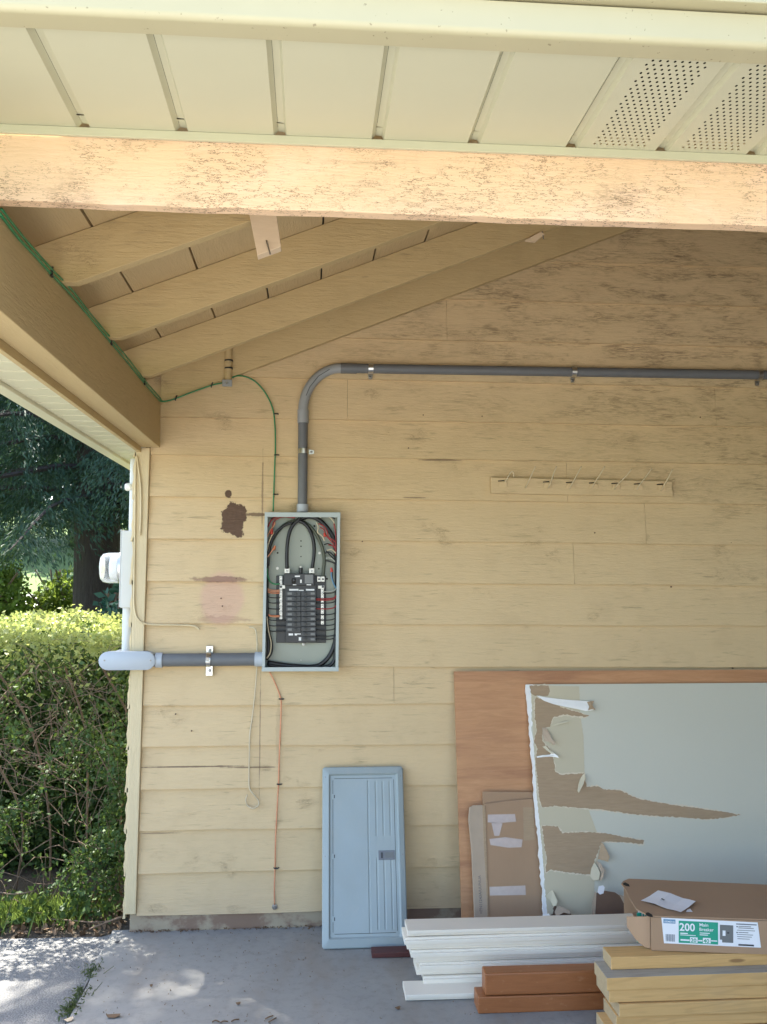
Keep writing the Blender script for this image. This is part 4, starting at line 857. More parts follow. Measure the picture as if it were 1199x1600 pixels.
for pts in ([(172, 572), (272, 570), (276, 598), (200, 604), (172, 600)], [(178, 662), (236, 655), (300, 664), (296, 692), (250, 694), (182, 684)], [(178, 838), (310, 833), (312, 868), (180, 870)], [(185, 600), (226, 604), (214, 650), (196, 650)]):
    cbox(pts, .0222, .0226, "tape_strip", M_TAPE)
cbox([(302, 545), (340, 545), (345, 665), (304, 668)], .0222, .0225, "bare_patch", M_TORN)
def text(s, name, m, o, xd, yd, size, parent, sx=1, bold=0, up=None):
    cu = bpy.data.curves.new(name, 'FONT'); cu.body = s; cu.size = 1; cu.resolution_u = 3; cu.offset = bold; cu.extrude = 0
    tmp = bpy.data.objects.new(name+"_tmp", cu); COL.objects.link(tmp); bpy.context.view_layer.update()
    me = bpy.data.meshes.new_from_object(tmp.evaluated_get(bpy.context.evaluated_depsgraph_get()))
    bpy.data.objects.remove(tmp); bpy.data.curves.remove(cu)
    xd, yd = Vector(xd).normalized(), Vector(yd).normalized(); off = WLOC[parent.name]
    for v in me.vertices: v.co = Vector(o)+xd*v.co.x*size*sx+yd*v.co.y*size-off
    me.materials.clear(); me.materials.append(m); ob = bpy.data.objects.new(name, me); COL.objects.link(ob); ob.parent = parent; WLOC[ob.name] = off
    return ob
p0 = cb.at(*CP(152, 938, .0246), .0246); p1 = cb.at(*CP(139, 640, .0246), .0246)
dirv = (p1-p0).normalized(); text("=PN11243A/UUNUA", "printed_text", M_INKFADED, p0, dirv, cb.n.cross(dirv), .018, ct, 1.0, .012)

# ---- dark cardboard scrap with a white tab, between the drywall and the boxes
sc_p = Sheet(-.52, .0, -.40, .42)
sp = thing("cardboard_scrap", "dark brown cardboard scrap with a white tab behind the white boards", "cardboard", sc_p.at(1.0, 0))
def SP(cx, cy, w=.0): return sc_p.pt(690+cx/2.3556, 1030+cy/2.3556, w)
MB().prism([SP(x, y) for x, y in ((566, 1010), (570, 862), (590, 850), (640, 858), (672, 880), (690, 920), (705, 1010))], sc_p.n*-.006).build("scrap_face", M_CARDDARK, sp)
MB().prism([SP(x, y, .002) for x, y in ((576, 858), (580, 836), (596, 832), (602, 840), (598, 862), (585, 866))], sc_p.n*-.0015).build("white_tab", M_PAPER, sp)
MB().prism([SP(x, y, .003) for x, y in ((655, 865), (672, 872), (700, 925), (715, 962), (700, 975), (690, 930))], sc_p.n*-.002).build("torn_rim", M_CARDGREY, sp)
MB().prism([SP(x, y, .001) for x, y in ((556, 900), (566, 855), (572, 860), (564, 1000), (556, 1000))], sc_p.n*-.002).build("pale_rim", M_CARDGREY, sp)

# ================================================================== STACKS OF BOARDS
def board(name, x0, x1, yf, yb, z0, z1, m, label, cat, group=None, prof=None, rot=0.0, bev=.002):
    mm = MB(); pr = prof or [(yf, z0), (yb, z0), (yb, z1), (yf, z1)]; loops = []
    for q in range(5):
        x = x0+(x1-x0)*q/4; dy = (x-x0)*rot; j = .0012*math.sin(x*4+z0*90)
        loops.append([(x, y+dy, z+j) for y, z in pr])
    mm.loft(loops); o = mm.build(name, m, None, bevel=bev); return tag(o, label, cat, group)
# white primed trim, nine boards with a stepped moulding profile
ends = [635, 662, 657, 651.5, 655, 649, 643, 635, 638, 640]
names = ["lowest white primed board flat on the slab, its end sticking out furthest left", "second white board from the floor in the white stack", "third white board from the floor in the white stack",
         "fourth white board from the floor in the white stack", "fifth white board from the floor in the middle of the white stack", "white board fifth from the top, short step in its left end", "white board third from the top of the white stack",
         "white board just below the top one of the white stack", "topmost white board of the white stack, its flat face up under the carton"]
ZT = atY(700, 1453.5, -.70).z
lev = np.linspace(0.001, ZT, 10)
yf_ = atZ(635, 1567, 0).y
for k in range(9):
    z0, z1 = lev[k]+.0006, lev[k+1]-.0006; yf = -.70+random.uniform(-.007, .007) if k else yf_+.004; yb = yf+.125
    xe = atY((635, 663, 652, 657, 650, 643, 637, 633, 638)[k], 1500, yf).x; t = z1-z0
    pr = [(yf, z0), (yb, z0), (yb, z1), (yf+.010, z1), (yf+.010, z1-t*.30), (yf, z1-t*.38)] if k % 2 else [(yf+.008, z0), (yb, z0), (yb, z1), (yf, z1), (yf, z0+t*.45), (yf+.008, z0+t*.35)]
    board("white_trim_board", xe, 2.5, yf, yb, z0, z1, M_WHITEWOOD, names[k], "board", "stack of white primed boards", pr, 0, .0015)
# two red-brown boards in front of it
lb = atZ(748, 1585, 0)
board("brown_board", lb.x, 1.9, lb.y, lb.y+.09, .001, .062, M_BROWN, "lower red-brown stained board lying on the slab before the white stack", "board", "red-brown boards", None, 0, .004)
ub = atY(755, 1561, lb.y+.003); ut = atY(757, 1522, lb.y+.003)
board("brown_board", ub.x+.01, 1.9, lb.y+.004, lb.y+.075, .064, ut.z, M_BROWN, "upper red-brown stained board resting on the other brown board", "board", "red-brown boards", None, 0, .006)
rb = atZ(582, 1498, 0); board("dark_red_strip", rb.x, 1.2, rb.y, rb.y+.07, .001, .022, M_DARKRED, "thin dark red strip poking out from behind the white stack by the cover", "board")
# sawn lumber in the right foreground
YL0 = -1.20
ZTOP = atY(1000, 1494, YL0).z; nz = 7; TH_ = ZTOP/nz
n = N("end_grain"); V = n.sc(n.P, (1, 9, 9)); M_END = n.done(n.mix(n.noise(V, 9, 4), (.34, .25, .14), (.5, .38, .22)), .8)
fl_ = ["bottom layer", "second layer up", "third layer up", "knotty middle layer", "third layer down", "wide weathered layer second from the top", "top layer"]
ldesc = ["lowest front pine plank of the sawn timber stack", "front pine plank second up in the sawn timber stack", "front pine plank third up in the sawn timber stack", "knotty front pine plank at the middle of the timber stack",
         "front pine plank right below the grey weathered one", "wide pine plank with a grey weathered top face, second from the stack's top", "topmost front pine plank, the open carton lying on it"]
rdesc = ["rear plank in the lowest layer of the timber stack", "rear plank in the second layer of the timber stack", "rear plank in the third layer of the timber stack", "rear plank in the middle layer of the timber stack", "rear plank in the third layer down of the timber stack",
         "rear plank behind the weathered one in the timber stack", "rear plank of the top layer, under the middle of the carton"]
for k in range(nz):
    z0 = .0008+k*TH_; z1 = z0+TH_-.0012
    yf = YL0+(-.050, -.062, -.048, -.060, -.052, -.058, 0)[k]; wd = .092 if k == nz-1 else .140
    xe = atY((955, 951, 963, 968, 952, 949, 956)[k], 1540, yf).x
    o = board("lumber_plank", xe, 2.5, yf, yf+wd, z0, z1, M_PINE, ldesc[k], "lumber", "stack of sawn lumber", None, 0, .0025)
    o.data.materials.append(M_PINEGREY); o.data.materials.append(M_END)
    for p in o.data.polygons:
        if k == 5 and p.normal.z > .8: p.material_index = 1
        if p.normal.x < -.8: p.material_index = 2
    yr = -1.10 if k < nz-1 else YL0+.095
    o = board("lumber_plank", xe+.24+.03*(k % 3)+(.12 if k == nz-1 else 0), 2.5, yr, yr+.14, z0, z1, M_PINE, rdesc[k], "lumber", "stack of sawn lumber", None, 0, .0025)
    o.data.materials.append(M_END)
    for p in o.data.polygons:
        if p.normal.x < -.8: p.material_index = 1
# ================================================================== OPEN CARTON WITH LABEL
def K6(cx, cy): return 950+cx/4.815, 1360+cy/4.815
A = atZ(*K6(330, 603), ZTOP+.001); B = atZ(1199, 1491.5, ZTOP+.001); E_ = (B-A).normalized(); Pn = Vector((-E_.y, E_.x, 0))
zc = atY(*K6(333, 352), A.y).z; ZC = zc
bxn = thing("carton", "long open brown cardboard carton with a printed breaker label lying on the lumber", "cardboard box", A)
LEN = .82
def FP(cx, cy, w=0):       # crop point on the carton's front plane, w towards the viewer
    o = A-Pn*w; d = ray(*K6(cx, cy)); t = (o-CAMP).dot(Pn)/d.dot(Pn); return CAMP+d*t
def up(p, z): return Vector((p.x, p.y, z))
zb = A.z
m = MB(); m.hexa([A, A+E_*LEN, up(A+E_*LEN, ZC), up(A, ZC)], [A+Pn*.004, A+E_*LEN+Pn*.004, up(A+E_*LEN, ZC)+Pn*.004, up(A, ZC)+Pn*.004]); m.build("front_panel", M_CARD, bxn, bevel=.0012)
TLc = atZ(*K6(150, 88), ZC+.004); dep = (TLc-A).dot(Pn)
topz = lambda p, dz=0: up(p, ZC+.0015+dz)
tp = [atZ(*K6(x, y), ZC) for x, y in ((335, 358), (300, 345), (215, 300), (165, 215), (135, 150), (104, 112), (118, 90), (160, 72))]
tp = [topz(A+E_*.003)]+[topz(p) for p in tp[1:]]; far = topz(A+E_*LEN+Pn*dep); near = topz(A+E_*LEN)
top = tp+[far, near]
m = MB(); m.prism(top, (0, 0, .004)); m.build("top_panel", M_CARD, bxn)
m = MB(); m.hexa([A+Pn*.005, A+E_*LEN+Pn*.005, up(A+E_*LEN+Pn*.005, zb+.004), up(A+Pn*.005, zb+.004)], [A+Pn*dep, A+E_*LEN+Pn*dep, up(A+E_*LEN+Pn*dep, zb+.004), up(A+Pn*dep, zb+.004)]); m.build("bottom_panel", M_CARD, bxn)
q = A+Pn*(dep-.004)-E_*.03; m = MB(); m.hexa([q, q+E_*(LEN+.03), up(q+E_*(LEN+.03), ZC), up(q, ZC)], [q+Pn*.004, q+E_*(LEN+.03)+Pn*.004, up(q+E_*(LEN+.03)+Pn*.004, ZC), up(q+Pn*.004, ZC)]); m.build("back_panel", M_CARD, bxn)
q = A+E_*LEN; m = MB(); m.hexa([q+Pn*.006, q+Pn*(dep-.006), up(q+Pn*(dep-.006), ZC), up(q+Pn*.006, ZC)], [v+E_*.004 for v in (q+Pn*.006, q+Pn*(dep-.006), up(q+Pn*(dep-.006), ZC), up(q+Pn*.006, ZC))]); m.build("end_panel", M_CARD, bxn)
# end flap swung out to the left from the front panel's edge
H_ = ZC-zb; loops = []
for k in range(7):
    t = k/6; c = A-E_*(.072*t)+Pn*(.012+.06*t*t); lo = zb+H_*(.02+.45*t**2.2); hi = zb+H_*(1-.10*t-.12*t*t)
    loops.append([up(c, lo), up(c+Pn*.004, lo), up(c+Pn*.004, hi), up(c, hi)])
MB().loft(loops).build("end_flap", M_CARD, bxn, smooth=30)
# green and white packing seen through the open end
for k in range(6):
    q = A-E_*(.035-.01*k)+Pn*(.07+.028*k); MB().hexa([q, q+E_*.016, up(q+E_*.016, ZC-.012), up(q, ZC-.012)], [q+Pn*.006, q+E_*.016+Pn*.006, up(q+E_*.016+Pn*.006, ZC-.012), up(q+Pn*.006, ZC-.012)]).build("packing_strip", M_GREEN if k % 2 == 0 else M_PAPER, bxn)
for (x, y) in ((140, 118), (312, 347)):
    c = topz(atZ(*K6(x, y), ZC), .0045); MB().prism([c+Vector((.012*math.cos(a), .02*math.sin(a)*(1+.4*(k % 2)), 0)) for k, a in enumerate([i*math.pi/3 for i in range(6)])], (0, 0, .0004)).build("torn_slot", M_DARKGAP, bxn)
# printed label
def quad(pts, w, name, m, par): P = [FP(x, y, w) for x, y in pts]; mm = MB(); mm.prism(P, Pn*.0004); return mm.build(name, m, par)
lab = quad([(425, 548), (1155, 582), (1130, 392), (405, 355)], .0012, "printed_label", M_LABEL, bxn)
def lq(x0, x1, y0, y1): # slanted box that follows the label's edges
    f = lambda x, y: (x, y+(x-415)*.049); return [f(x0, y1), f(x1, y1), f(x1, y0), f(x0, y0)]
quad(lq(536, 832, 372, 538), .0018, "green_field", M_GREEN, lab)
quad(lq(421, 511, 366, 396), .0018, "blue_field", M_BLUEINK, lab)
def ltext(s, x, y, h, m, sx=1.0, bold=0, w=.0024):
    y2 = y+(x-415)*.049; o = FP(x, y2, w); px_ = (FP(x+10, y2, w)-o).length/10; e1 = (FP(x+100, y2+4.9, w)-o); text(s, "lettering", m, o, e1, (0, 0, 1), h*px_*1.38, lab, sx, bold)
ltext("200", 541, 446, 58, M_LABEL, .98, .022); ltext("Main", 690, 407, 25, M_LABEL, 1.05, .012); ltext("Breaker", 690, 441, 25, M_LABEL, .98, .012)
ltext("SIEMENS", 427, 390, 14, M_LABEL, 1.1, .01)
quad(lq(621, 678, 492, 532), .0021, "number_box", M_LABEL, lab); quad(lq(718, 776, 492, 532), .0021, "number_box", M_LABEL, lab)
ltext("20", 626, 529, 30, M_GREEN, 1.05, .015, .0027); ltext("40", 722, 529, 30, M_GREEN, 1.05, .015, .0027)
for (x0, x1, y0, y1, m_) in ((548, 604, 462, 470, M_LABEL), (548, 664, 476, 481, M_LABEL), (694, 770, 454, 460, M_LABEL), (694, 756, 468, 474, M_LABEL), (550, 618, 510, 522, M_LABEL), (682, 714, 510, 520, M_LABEL), (780, 826, 508, 516, M_LABEL),
                             (968, 1122, 372, 380, M_GREYINK), (985, 1080, 390, 395, M_GREYPL), (985, 1100, 402, 407, M_GREYPL), (975, 1110, 420, 424, M_GREYPL), (985, 1060, 436, 441, M_GREYPL), (975, 1095, 452, 456, M_GREYPL), (975, 1085, 468, 472, M_GREYPL), (978, 1070, 484, 488, M_GREYPL), (985, 1102, 526, 538, M_INK), (970, 980, 392, 400, M_INK), (970, 980, 436, 444, M_INK)):
    quad(lq(x0, x1, y0, y1), .0024, "print_line", m_, lab)
for k in range(11):
    x = 438+k*6.4; quad(lq(x, x+(3.8 if k % 3 else 2.2), 478, 532), .0020, "bar_stripe", M_GREYINK, lab)
quad(lq(846, 946, 388, 520), .0020, "product_picture", M_GREYPL, lab); quad(lq(866, 888, 430, 470), .0024, "picture_detail", M_LABEL, lab); quad(lq(900, 916, 440, 452), .0024, "picture_detail", M_INK, lab); quad(lq(846, 862, 500, 520), .0024, "picture_detail", M_LABEL, lab)
# paper slip on the carton
zp = ZC+.0062
sl_ = thing("paper_slip", "creased white paper slip lying on top of the brown carton", "paper", atZ(*K6(455, 245), zp))
g0 = [(250, 236), (380, 160), (665, 250), (552, 332)]; m = MB(); vs = []
for j in range(5):
    for i in range(7):
        s_, t = i/6, j/4; x = (g0[0][0]*(1-s_)+g0[3][0]*s_)*(1-t)+(g0[1][0]*(1-s_)+g0[2][0]*s_)*t; y = (g0[0][1]*(1-s_)+g0[3][1]*s_)*(1-t)+(g0[1][1]*(1-s_)+g0[2][1]*s_)*t
        p = atZ(*K6(x, y), zp); p.z += .002+.006*abs(t-.45)+.004*math.sin(s_*5)**2; vs.append(p)
m.add(vs, [(j*7+i, j*7+i+1, (j+1)*7+i+1, (j+1)*7+i) for j in range(4) for i in range(6)]); m.build("sheet", M_PAPER, sl_, fix=True)
MB().prism([atZ(*K6(x, y), zp+.001) for x, y in ((590, 312), (640, 312), (622, 288), (600, 296))], (0, 0, .0005)).build("turned_corner", M_PAPER, sl_)
MB().prism([atZ(*K6(x, y), zp+.008) for x, y in ((410, 208), (432, 222), (422, 226), (402, 213))], (0, 0, .0003)).build("print_mark", M_GREYPL, sl_)

# ================================================================== VEGETATION
def leaves(name, P, size, asp, m, parent=None, nrm=None, flat=0.0, dirs=None, fold=.25):
    """one small folded leaf per point: 4 corners, 2 triangles"""
    P = np.asarray(P); n_ = len(P); sz = np.asarray(size)*RNG.uniform(.65, 1.3, n_)
    d = RNG.normal(size=(n_, 3)) if dirs is None else dirs+RNG.normal(size=(n_, 3))*.25; d /= np.linalg.norm(d, axis=1)[:, None]
    r = RNG.normal(size=(n_, 3)); r[:, 2] += flat
    s_ = np.cross(d, r); s_ /= np.linalg.norm(s_, axis=1)[:, None]; nn = np.cross(s_, d)
    hl, hw = sz[:, None]/2, (sz*asp)[:, None]/2
    V = np.stack([P-d*hl, P+s_*hw+nn*hw*fold, P+d*hl, P-s_*hw+nn*hw*fold], 1).reshape(-1, 3)
    off = np.array(WLOC[parent.name]) if parent else np.zeros(3); V = V-off
    me = bpy.data.meshes.new(name); me.vertices.add(4*n_); me.vertices.foreach_set('co', V.ravel().astype(np.float32))
    me.loops.add(4*n_); me.loops.foreach_set('vertex_index', np.arange(4*n_, dtype=np.int32))
    me.polygons.add(n_); me.polygons.foreach_set('loop_start', np.arange(0, 4*n_, 4, dtype=np.int32)); me.polygons.foreach_set('loop_total', np.full(n_, 4, dtype=np.int32))
    me.update(calc_edges=True); me.validate(); me.materials.append(m)
    o = bpy.data.objects.new(name, me); COL.objects.link(o)
    if parent: o.parent = parent
    WLOC[o.name] = WLOC[parent.name] if parent else Vector(); return tag(o, kind='stuff')
def cloud(c, rad, n_, shell=.0):
    p = RNG.normal(size=(n_, 3)); p /= np.linalg.norm(p, axis=1)[:, None]; p *= (RNG.uniform(shell, 1, n_)**(1/3))[:, None]; return np.array(c)+p*np.array(rad)
# ---- hedge
HX0, HX1 = -3.4, -.905
hedge = thing("hedge", "dense clipped hedge, sunlit on top, with bare brown twigs in its shaded front", "hedge", (-2.0, .9, 0))
def top_z(x, y): return 1.35+.05*(y-.3)/1.3+.02*np.sin(x*7)+.015*np.sin(x*17+y*9)
def xyz_(x, y, z): return np.stack([x, y, z], 1)
U = RNG.uniform
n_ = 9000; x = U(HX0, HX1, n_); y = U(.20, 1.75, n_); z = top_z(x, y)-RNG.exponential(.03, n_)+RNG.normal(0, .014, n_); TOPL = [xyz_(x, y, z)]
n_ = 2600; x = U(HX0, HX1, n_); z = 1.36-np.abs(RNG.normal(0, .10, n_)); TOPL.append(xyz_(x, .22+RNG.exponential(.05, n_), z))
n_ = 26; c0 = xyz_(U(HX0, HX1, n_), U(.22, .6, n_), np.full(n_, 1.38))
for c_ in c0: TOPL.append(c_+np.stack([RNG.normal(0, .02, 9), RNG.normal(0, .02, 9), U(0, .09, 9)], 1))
L = []
n_ = 30000; x = U(HX0, HX1, n_); z = U(-.02, 1.34, n_); y = U(.92, 1.3, n_); INN = xyz_(x, y, z)
n_ = 22000; x = U(HX0-.2, HX1, n_); z = U(-.04, 1.36, n_); y = U(1.0, 1.7, n_); BK = xyz_(x, y, z)
n_ = 4200; x = U(HX0, HX1, n_); z = U(1.02, 1.3, n_); L.append(xyz_(x, .24+RNG.exponential(.07, n_), z)[RNG.random(n_) < ((z-1.02)/.28)**1.2])
shoots = []
for k in range(640):
    x0 = U(HX0, HX1); z0 = U(.03, 1.2); cl_ = .5+.5*math.sin(x0*6.1+1.7)*math.sin(z0*7.3+x0*2.2+.6)
    near = max(0, (x0+1.45)/.55)
    if z0 > .85: wgt = .07+.5*near
    elif z0 > .42: wgt = .10+.75*near+.35*(cl_ > .62)
    else: wgt = .55+.3*near
    if RNG.random() > wgt: continue
    y0 = U(.18, .5); dx = U(-.16, .16); ln = U(.10, .34); up_ = RNG.random() < .45
    pts = [Vector((x0, y0, z0)), Vector((x0+dx*.5, y0-.05, z0+ln*(.45 if up_ else -.1))), Vector((x0+dx, y0-.10*RNG.random()-.03, z0+ln*(.8 if up_ else -.75)))]
    sp_ = smooth_path(pts, 7); shoots.append(sp_)
    for q in sp_: L.append(np.array(q)+RNG.normal(0, .020, (5, 3)))
n_ = 2600; x = U(-1.35, HX1, n_); z = U(.2, 1.3, n_); y = U(.16, .5, n_); kk = RNG.random(n_) < .9*((x+1.35)/.44)**1.5; L.append(xyz_(x, y, z)[kk])
FR = np.concatenate(L); gx, gz = FR[:, 0], FR[:, 2]
hol = np.sin(gx*5.3+gz*3.1+.4)*np.sin(gz*6.2-gx*2.7+1.1)+.55*np.sin(gx*11.7-gz*9.1); hol[(gx > -1.42) & (gz < .42) & (gz > .1)] += .55; hol[(gx < -1.25) & (gz > .7) & (gz < 1.2)] += .35
FR = FR[(hol < .42) | (RNG.random(len(FR)) < .10)]; L = [FR, INN]
for nm_, l_, sz_, m_ in (("foliage", L, .027, M_HEDGE), ("inner_foliage", [BK], .062, M_HEDGE), ("sunlit_foliage", TOPL, .030, M_HEDGESUN)):  # the top layer carries its sunlight in the leaf colour
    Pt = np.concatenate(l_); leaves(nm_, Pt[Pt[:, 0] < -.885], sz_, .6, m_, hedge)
tw = MB()
for k in range(360):
    x0 = U(HX0, HX1); z0 = RNG.choice([U(.02, 1.15), U(.55, 1.22)]); y0 = U(.20, .5); a = U(-1.3, 1.3); ln = U(.22, .7); pts = []; p = Vector((x0, y0, z0)); d = Vector((math.sin(a), U(-.3, .1), abs(math.cos(a))*RNG.choice([1, 1, .4, -.4])))
    for i in range(8):
        pts.append(p.copy()); d += Vector(RNG.normal(0, .34, 3)); d.y -= .4*(p.y-.30); d.normalize(); p = p+d*ln/7
        p.x = min(p.x, -.91); p.y = max(p.y, .17); p.z = max(.01, min(p.z, 1.33))
    r0 = U(.0010, .0030)*(1.0 if z0 < .9 else .7); tw.tube(pts, [r0*(1-.09*i) for i in range(8)], 4, cap=False)
for k in range(300):
    p = Vector((U(HX0, -1.0), U(.18, .32), U(.72, 1.28))); d = Vector(RNG.normal(0, 1, 3)); d.y *= .25; d.normalize(); ln = U(.10, .42); pts = []
    for i in range(7):
        pts.append(p.copy()); d += Vector(RNG.normal(0, .42, 3)); d.y -= .5*(p.y-.24); d.normalize(); p = p+d*ln/6; p.x = min(p.x, -.91); p.z = min(p.z, 1.31); p.y = max(.16, p.y)
    r0 = U(.0010, .0026); tw.tube(pts, [r0*(1-.1*i) for i in range(7)], 4, cap=False)
for sp_ in shoots: tw.tube(sp_, .0014, 3, cap=False)
for k in range(14):
    x0 = HX0+(HX1-HX0)*(k+.5)/14; tw.tube(smooth_path([(x0, .6, -.04), (x0+U(-.1, .1), .55, .4), (x0+U(-.2, .2), .5, .85), (x0+U(-.3, .3), .45, 1.2)], 4), .0065, 6)
tag(tw.build("twigs", M_TWIG, hedge, fix=False), kind='stuff')

# ---- conifers behind the hedge: drooping boughs with hanging sprays
def conifer(label, base, H, R, z_low, nb, seed, dens=1.0, nsz=.085, fine=True):
    rg = np.random.default_rng(seed); t = thing("conifer_tree", label, "tree", base, "conifers behind the hedge"); b = Vector(base)
    tr = MB(); tr.tube([b+Vector((.03*math.sin(k*1.3), .03*math.cos(k*1.7), -.15+H*k/10)) for k in range(11)], [R*.095*(1.3 if k == 0 else 1)*(1-k/11)**.8 for k in range(11)], 12)
    tr.build("trunk", M_BARK, t, smooth=True); br = MB(); pts = []; drs = []
    for k in range(nb):
        f_ = k/nb; z = z_low+(H-z_low)*f_**1.25; a = k*2.39996+rg.uniform(-.3, .3); ln = R*(1-.9*(z-z_low)/(H-z_low+.5))*rg.uniform(.75, 1.1)
        ca, sa = math.cos(a), math.sin(a); P = []
        for i in range(9):
            u = i/8; P.append(b+Vector((ca*ln*u, sa*ln*u, z+ln*(.10*u-.42*u*u+.10*u**4)+.03*math.sin(u*9+k))))
        br.tube(P, [.035*(1-.85*i/8)*min(1, ln/2) for i in range(9)], 5, cap=False)
        side = Vector((-sa, ca, 0))
        for i in range(1, 9):
            for s_ in (-1, 1, -1, 1):
                q = P[i]+(P[i-1]-P[i])*rg.random(); l2 = (.16+.34*(1-abs(i/8-.55)))*ln/2.6*rg.uniform(.6, 1.2)
                dd = (side*s_*rg.uniform(.5, 1)+Vector((ca, sa, 0))*rg.uniform(.2, .7)).normalized()
                nn = int(46*dens); u = rg.random(nn); dr = l2*(u**1.6)*rg.uniform(.55, 1.2)
                p = np.array(q)+np.outer(u*l2, np.array(dd))+rg.normal(0, .035, (nn, 3)); p[:, 2] -= dr*.85+rg.exponential(.05, nn)
                pts.append(p); drs.append(np.tile(np.array(dd)*.6+np.array([0, 0, -.8]), (nn, 1)))
    tag(br.build("boughs", M_BARK, t, fix=False), kind='stuff')
    leaves("needles", np.concatenate(pts), nsz, .24, M_NEEDLE, t, dirs=np.concatenate(drs)*.8); return t
tx = atY(160, 900, 5.0)
conifer("big dark conifer with a thick trunk just left of the house wall behind the hedge", (tx.x-.05, 5.0, 0), 9.0, 2.9, 2.35, 78, 3, 2.2, .055)
conifer("dark conifer at the left edge of the photo behind the hedge", (-4.6, 6.6, 0), 10, 3.0, 2.55, 70, 5, 1.6, .07)
for k, (x, y, h, r, lb_) in enumerate([(-8.5, 30, 15, 5.5, "far tall dark tree beyond the lawn, left of the two trunks"), (-3.0, 34, 17, 6, "far tall dark tree beyond the lawn, straight behind the thick trunk"), (-13.5, 33, 16, 6, "far dark tree beyond the lawn at the outer left"), (1.5, 28, 15, 5, "far dark tree beyond the lawn hidden mostly by the house wall"), (-19, 28, 14, 5.5, "far dark tree outside the left edge of the photo")]):
    zt_ = terrain(x, y)-.2; t = thing("background_tree", lb_, "tree", (x, y, zt_), "trees beyond the lawn"); rg = np.random.default_rng(40+k)
    MB().tube([(x, y, zt_), (x+.1, y, zt_+h*.5), (x, y, zt_+h*.95)], [.45, .3, .05], 8).build("trunk", M_BARK, t, smooth=True)
    P = [cloud((x+rg.normal(0, r*.33), y+rg.normal(0, r*.33), zt_+h*rg.uniform(.16, .85)), (r*rg.uniform(.25, .45),)*3, 420, .3) for _ in range(34)]
    leaves("foliage", np.concatenate(P), .5, .6, M_NEEDLE, t)
# ---- unseen tree added to shade the driveway, crown laid along the sun rays
mp = thing("shade_tree", "unseen leafy tree added left of the driveway to dapple the concrete", "tree", (-6.2, 1.6, -.03))
MB().tube(smooth_path([(-6.2, 1.6, -.1), (-6.1, 1.6, 2), (-5.8, 1.7, 4), (-5.2, 1.8, 6), (-4.6, 1.9, 7.6)], 4), [.22-.16*i/16 for i in range(17)], 10).build("trunk", M_BARK, mp, smooth=True)
bb = MB(); P = []
sx_, sy_ = -math.sin(math.radians(SUN_AZ)), math.cos(math.radians(SUN_AZ))
for k in range(74):
    q_, w_, a_ = RNG.uniform(-1.25, -.35), RNG.uniform(-.85, 1.75), RNG.uniform(4.0, 5.2)
    c = Vector((sy_*q_+sx_*a_, -sx_*q_+sy_*a_, w_+math.tan(math.radians(SUN_EL))*a_))
    bb.tube(smooth_path([(-5.3, 1.85, 5.7+.03*k), c.lerp(Vector((-4.8, 2.0, 6.9)), .4), c], 4), .009, 5, cap=False); P.append(cloud(c, (.26, .26, .2), 62, .1))
P2_ = P; P = []
for k in range(16):
    c = Vector((-6.6, 1.3, 7.0))+Vector(RNG.normal(0, 1, 3))*.95; P.append(cloud(c, (.6, .6, .45), 300, .1)); bb.tube(smooth_path([(-5.9, 1.7, 4.4+.1*k), c.lerp(Vector((-5.6, 1.7, 6)), .5), c], 4), .02, 5, cap=False)
tag(bb.build("boughs", M_BARK, mp, fix=False), kind='stuff'); leaves("foliage", np.concatenate(P), .11, .75, M_SHRUB, mp, flat=1.2); leaves("shade_foliage", np.concatenate(P2_), .062, .7, M_SHRUB, mp, flat=1.0)
# ---- shrubs between hedge and trees
def shrub(label, c, rad, n_, size, asp, m):
    t = thing("shrub", label, "shrub", (c[0], c[1], c[2]-rad[2])); P = [cloud(np.array(c)+RNG.normal(0, .33, 3)*np.array(rad), np.array(rad)*.5, n_//14, .2) for _ in range(14)]
    s_ = MB()
    for k in range(7): s_.tube(smooth_path([(c[0]+.03*k-.1, c[1], c[2]-rad[2]-.1), (c[0]+RNG.normal(0, .2)*rad[0], c[1]+RNG.normal(0, .2)*rad[1], c[2]), (c[0]+RNG.normal(0, .5)*rad[0], c[1]+RNG.normal(0, .4)*rad[1], c[2]+rad[2]*.7)], 4), .012, 5, cap=False)
    s_.build("stem", M_TWIG, t, fix=False)["kind"] = 'stuff'; leaves("foliage", np.concatenate(P), size, asp, m, t, flat=.8)
c = atY(85, 912, 7.2); shrub("bright sunlit yellow-green shrub just left of the thick conifer trunk", (c.x, 7.2, c.z-.35), (.62, .5, .75), 5200, .075, .6, M_SHRUB)
c = atY(18, 905, 6.4); shrub("sunlit green shrub at the left edge of the photo above the hedge", (c.x-.1, 6.4, c.z-.45), (.5, .5, .8), 4200, .07, .6, M_SHRUB)
c = atY(183, 930, 2.6); shrub("dark green broad-leaved shrub below the meter, between hedge and trunk", (c.x, 2.6, c.z-.22), (.26, .3, .34), 900, .085, .5, M_DARKLEAF)
